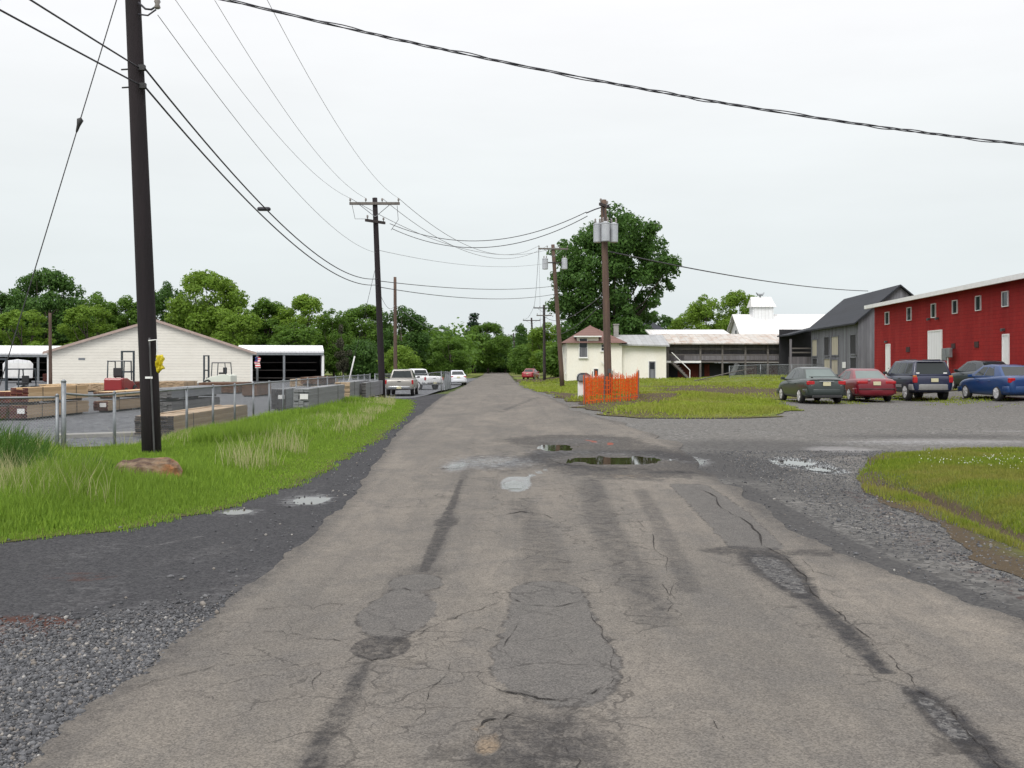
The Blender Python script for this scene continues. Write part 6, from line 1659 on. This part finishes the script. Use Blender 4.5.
pole('p2', 'black pole with a greyed crossarm beside the beige pickup', 382.5, 398.5, 50., 375, 203, .155, 'pole_black', .25)
a2 = crossarm('p2', zpx(204, 50), 2.45, 0, (-.97, -.35, .30, .95))
b2_ = crossarm('p2', zpx(222, 50), 1.3, .9, (-.8, .85), brace=False, m_='pole_dark')
m = MB(); c = axis('p2', zpx(204, 50))
m.tube([c + Vector((-1.1, -.16, -.05)), c + Vector((-.95, -.16, -.75)), c + Vector((-.3, -.14, -.75)), c + Vector((-.2, -.1, -.9))], .012, 5); m.tube([c + Vector((1.1, -.16, -.1)), c + Vector((1.15, -.16, -.8)), c + Vector((.8, -.16, -1.3))], .012, 5); m.build('jumper_wire', 'cable', UP['p2'][0])
pole('p3', 'brown pole with three grey transformers standing inside the orange snow fence', 608.5, 398.5, 45.5, 603.5, 201, .165, 'pole_brown', .05)
cans('p3', zpx(233, 45.5), ((-.30, .0), (.02, -.36), (.42, .0)), .185, .85)
a3 = crossarm('p3', zpx(206, 45.5), .95, 1.1, (-.8, .8), brace=False, m_='pole_dark')
m = MB(); c = axis('p3', zpx(210, 45.5))
m.tube([c + Vector((-.12, -.1, .1)), c + Vector((-.4, -.2, .0)), c + Vector((-.8, -.3, -.18))], .03, 6); m.tube([c + Vector((.1, -.1, .1)), c + Vector((.22, -.1, .25)), c + Vector((.3, -.1, -.6))], .02, 6); m.tube([c + Vector((-.1, -.2, .3)), c + Vector((.0, -.3, -.3)), c + Vector((.05, -.4, -.6))], .02, 6); m.build('jumper_wire', 'cable_black', UP['p3'][0])
MB().box(axis('p3', zpx(371, 45.5)) + Vector((.05, -.18, 0)), (.14, .03, .2)).build('tag', 'lamp_grey', UP['p3'][0])
pole('p4', 'leaning brown pole with two grey transformers left of the small house', 562.5, 382.8, 85., 553, 247, .19, 'pole_brown', .2)
a4 = crossarm('p4', zpx(249, 85), 2.5, .1, (-.95, -.4, .4, .95)); cans('p4', zpx(264, 85), ((-.75, -.1), (.85, -.1)), .24, .9)
MB().box(axis('p4', zpx(264, 85)) + Vector((0, -.12, .1)), (1.9, .1, .1)).build('equipment_arm', 'pole_dark', UP['p4'][0])
pole('p5', 'dark straight pole with a crossarm just left of the leaning transformer pole', 544.5, 382, 128., 544, 306.5, .19, 'pole_dark', .2)
a5 = crossarm('p5', zpx(308, 128), 2.6, 0, (-.95, -.4, .4, .95), m_='pole_dark'); crossarm('p5', zpx(315.5, 128), 1.9, 0, (-.9, .9), m_='arm_grey', brace=False)
pole('p6', 'dark thin pole with a crossarm over the far red car', 534.5, 379.5, 165., 531.5, 319, .18, 'pole_dark', .2)
a6 = crossarm('p6', zpx(320.5, 165), 2.8, 0, (-.95, .95), m_='pole_dark')
pole('p7', 'farthest pole on the skyline at the road end', 515.5, 376, 225., 513.5, 333, .17, 'pole_dark'); crossarm('p7', zpx(335, 225), 2.6, 0, (-.9, .9), m_='pole_dark', brace=False)
pole('p8', 'bare thin brown pole rising behind the beige pickup', 395.5, 387, 76., 395, 277, .14, 'pole_brown', group='bare poles in the yard')
pole('p9', 'bare brown pole at the left corner of the cream warehouse', 50.5, 381, 100., 50, 313, .17, 'pole_brown', group='bare poles in the yard')

# ------------------------------------------------------------------ wires
def wire(label, a, b_, sag, rad, m_='cable', name='power_line', n_=28, group='overhead lines'):
    a, b_ = Vector(a), Vector(b_); pts = []
    for k in range(n_ + 1):
        u = k / n_; p = a.lerp(b_, u); p.z -= 4 * sag * u * (1 - u); pts.append(p - a)
    o = MB().tube(pts, rad, 6).build(name, m_, smooth=True); o.location = a; tag(o, label, 'power line', group); return o
A1 = UP['p1'][1]
def on(key, py, dx=0, dy=-.14):
    Y_ = UP[key][1].y; return UP[key][1] + axis(key, zpx(py, Y_)) + Vector((dx, dy, 0))
wire('upper of the two thick cables leaving the nearest pole towards the top left', on('p1', 70, .1), (-8.9, -25, 6.9), .35, .014, 'cable_black')
wire('lower of the two thick cables leaving the nearest pole towards the top left', on('p1', 87, .1), (-10.6, -25, 6.6), .35, .014, 'cable_black')
wire('upper thick cable with a black splice coil, leaving the nearest pole for the crossarm pole', on('p1', 71, .2), on('p2', 279), 1.0, .017, 'cable_black')
wire('lower thick cable from the nearest pole to the crossarm pole', on('p1', 90, .2), on('p2', 285), .95, .017, 'cable_black')
o = MB().box((0, 0, 0), (.34, .16, .10)).build('splice_coil', 'cable_black', bevel=.045, seg=3); o.location = P(264, 209, 26.8); tag(o, 'black splice coil clipped on the thick cable between the two left poles', 'cable coil')
wire('thin bare wire from the loop on the nearest pole to the far crossarm pole', on('p1', 17, .44, -.1), on('p2', 253), .8, .0065, 'wire_grey')
b1 = A1 + axis('p1', 9.86)
wire('thin wire reaching the left tip of the far crossarm, leftmost of the three from above', b1 + Vector((-.6, 0, 0)), a2[0], .9, .0065, 'wire_grey')
wire('thin wire reaching the middle of the far crossarm, between the outer two from above', b1 + Vector((.25, 0, 0)), a2[1], .9, .0065, 'wire_grey')
wire('thin wire reaching the right tip of the far crossarm, rightmost of the three from above', b1 + Vector((1.3, 0, 0)), a2[3], .9, .0065, 'wire_grey')
wire('upper sagging line from the crossarm pole to the pole with three transformers', on('p2', 224, .7), on('p3', 213, -.8, -.3), 1.05, .017, 'cable')
wire('lower sagging line from the crossarm pole to the pole with three transformers', on('p2', 229, .8), on('p3', 217, -.75, -.3), 1.15, .017, 'cable')
wire('line from the right crossarm tip down to the leaning transformer pole', a2[3], a4[0], 1.6, .013, 'wire_grey')
wire('line from the crossarm middle down to the leaning transformer pole', a2[2], a4[1], 1.9, .013, 'wire_grey')
wire('line from the left crossarm tip down to the leaning transformer pole', a2[0], a4[2], 1.6, .013, 'wire_grey')
wire('faint neutral wire from the crossarm pole to the leaning pole', on('p2', 250), on('p4', 262), .6, .010, 'wire_grey')
wire('upper thick cable from the crossarm pole on to the leaning transformer pole', on('p2', 281), on('p4', 286), .35, .019, 'cable')
wire('lower thick cable from the crossarm pole on to the leaning transformer pole', on('p2', 287), on('p4', 294), .5, .019, 'cable')
wire('line sloping from the three transformer pole to the far straight pole', on('p3', 292), on('p5', 316), .9, .022, 'cable')
wire('lower line sloping from the three transformer pole down to the far straight pole', on('p3', 300), on('p5', 330), 1.0, .022, 'cable')
for k_, lb_ in ((0, 'outer left line between the leaning pole and the far straight pole'), (3, 'outer right line between the leaning pole and the far straight pole')):
    wire(lb_, a4[k_], a5[k_], .8, .016, 'cable')
wire('left line between the far straight pole and the thin far pole', a5[0], a6[0], .6, .018, 'cable'); wire('right line between the far straight pole and the thin far pole', a5[3], a6[1], .6, .018, 'cable')
wire('service line from the three transformer pole across to the grey barn roof', on('p3', 252, .2), P(868, 291, 84), .35, .03, 'cable')
wire('thin line from the bare pole sagging right behind the pickups', on('p8', 305), P(450, 330, 150), .8, .02, 'wire_grey')
wire('slanting thin line from the crossarm pole down to the bare pole', on('p2', 288), on('p8', 305), .6, .012, 'wire_grey')
wire('down lead hanging from the left tip of the leaning pole crossarm', a4[0] + Vector((0, 0, -.4)), on('p4', 330, -1.5), .1, .010, 'wire_grey')
# thick twisted service cable crossing the whole sky
ca, cb_ = Vector(on('p1', -22, 0)), Vector((17.2, 22.3, 5.95)); n_ = 150
strands = []
for ph in (0, 2.1, 4.2):
    pts = []
    for k in range(n_ + 1):
        u = k / n_; p = ca.lerp(cb_, u); p.z -= 4 * .62 * u * (1 - u); w_ = u * 75 + .8 * math.sin(u * 31); loose = .017 + .018 * max(0, math.sin(u * 24 + ph)) ** 3
        p += Vector((0, math.cos(w_ + ph) * loose, math.sin(w_ + ph) * loose)); pts.append(p - ca)
    strands.append(pts)
m = MB()
for pts in strands: m.tube(pts, .0105, 5)
o = m.build('power_line', 'cable_black', smooth=True); o.location = ca; tag(o, 'thick twisted black service cable crossing the whole sky', 'power line', 'overhead lines')
# guy wires
g0, g1 = Vector(on('p1', -10, -.15)), Vector((-9.05, 17.3, gz(-9.05, 17.3)))
t = thing('guy_wire', 'guy wire with a dark insulator slanting down left of the nearest pole', 'guy wire', g1)
m = MB(); m.tube([Vector((0, 0, 0)), g0 - g1], .009, 6); m.build('strand', 'cable', t)
d = (g0 - g1); ip = P(79, 128, 17.3) - g1; u = ip.z / d.z
MB().lathe(d * (u - .012), d, [(0, .012), (.03, .02), (.12, .03), (.22, .055), (.24, .03), (.26, .01)], 10).build('insulator', 'black_plastic', t, smooth=True)
g1 = G(344, 401.5); g0 = Vector(on('p2', 262)); t = thing('guy_wire', 'guy wire with a leaning white guard at the fence left of the crossarm pole', 'guy wire', g1)
m = MB(); m.tube([Vector((0, 0, 0)), g0 - g1], .011, 6); m.build('strand', 'cable', t)
d = (g0 - g1); m = MB(); m.tube([d * .02, d * (2.35 / d.z)], .036, 8); m.build('guard', 'white_trim', t, smooth=True)

# ------------------------------------------------------------------ boulder at the pole's foot
def mk_rock():
    m, t, b = nodes_of('lichened_rock'); q = NT(t); co = q.coord('Object'); n = q.noise(co, 3, 6, .65); n2 = q.noise(co, 9, 5, .7)
    col = q.ramp(n, [(.25, (.03, .022, .018)), (.42, (.085, .05, .032)), (.55, (.17, .12, .075)), (.68, (.22, .18, .13)), (.8, (.30, .29, .26))])
    sp = q.n('ShaderNodeSeparateXYZ'); q.l(co, sp.inputs[0])
    ru = q.math('MULTIPLY', q.rangev(sp.outputs['X'], .10, .5), q.rangev(q.noise(co, 4, 3), .42, .6, .0, .7))
    col = q.mix(ru, col, (.34, .13, .035))
    q.l(col, b.inputs['Base Color']); b.inputs['Roughness'].default_value = .95; q.bump(b, n2, .8, .03); return m
M['rock'] = mk_rock()
bm = bmesh.new(); bmesh.ops.create_icosphere(bm, subdivisions=4, radius=1)
for v_ in bm.verts:
    p = v_.co.copy(); k = 1 + .26 * mnoise.noise(p * 1.2 + Vector((4, 1, 7))) + .10 * mnoise.noise(p * 3.5)
    q_ = p * k; q_ = Vector((q_.x, q_.y, min(.58 + .12 * p.y + .10 * mnoise.noise(p * 2.2), q_.z))); v_.co = Vector((q_.x * .64, q_.y * .45, q_.z * .62)) + .02 * Vector((mnoise.noise(p * 7), mnoise.noise(p * 7 + Vector((9, 0, 0))), 0))
me = bpy.data.meshes.new('boulder'); bm.to_mesh(me); bm.free(); me.materials.append(M['rock'])
o = link(me, 'boulder'); p = G(141, 485); o.location = (p.x, p.y + .25, p.z + .03); o.scale = (.62, .70, .66); o.rotation_euler = (0, 0, R(12)); tag(o, 'flat topped rusty brown boulder in the grass at the foot of the nearest pole', 'boulder')
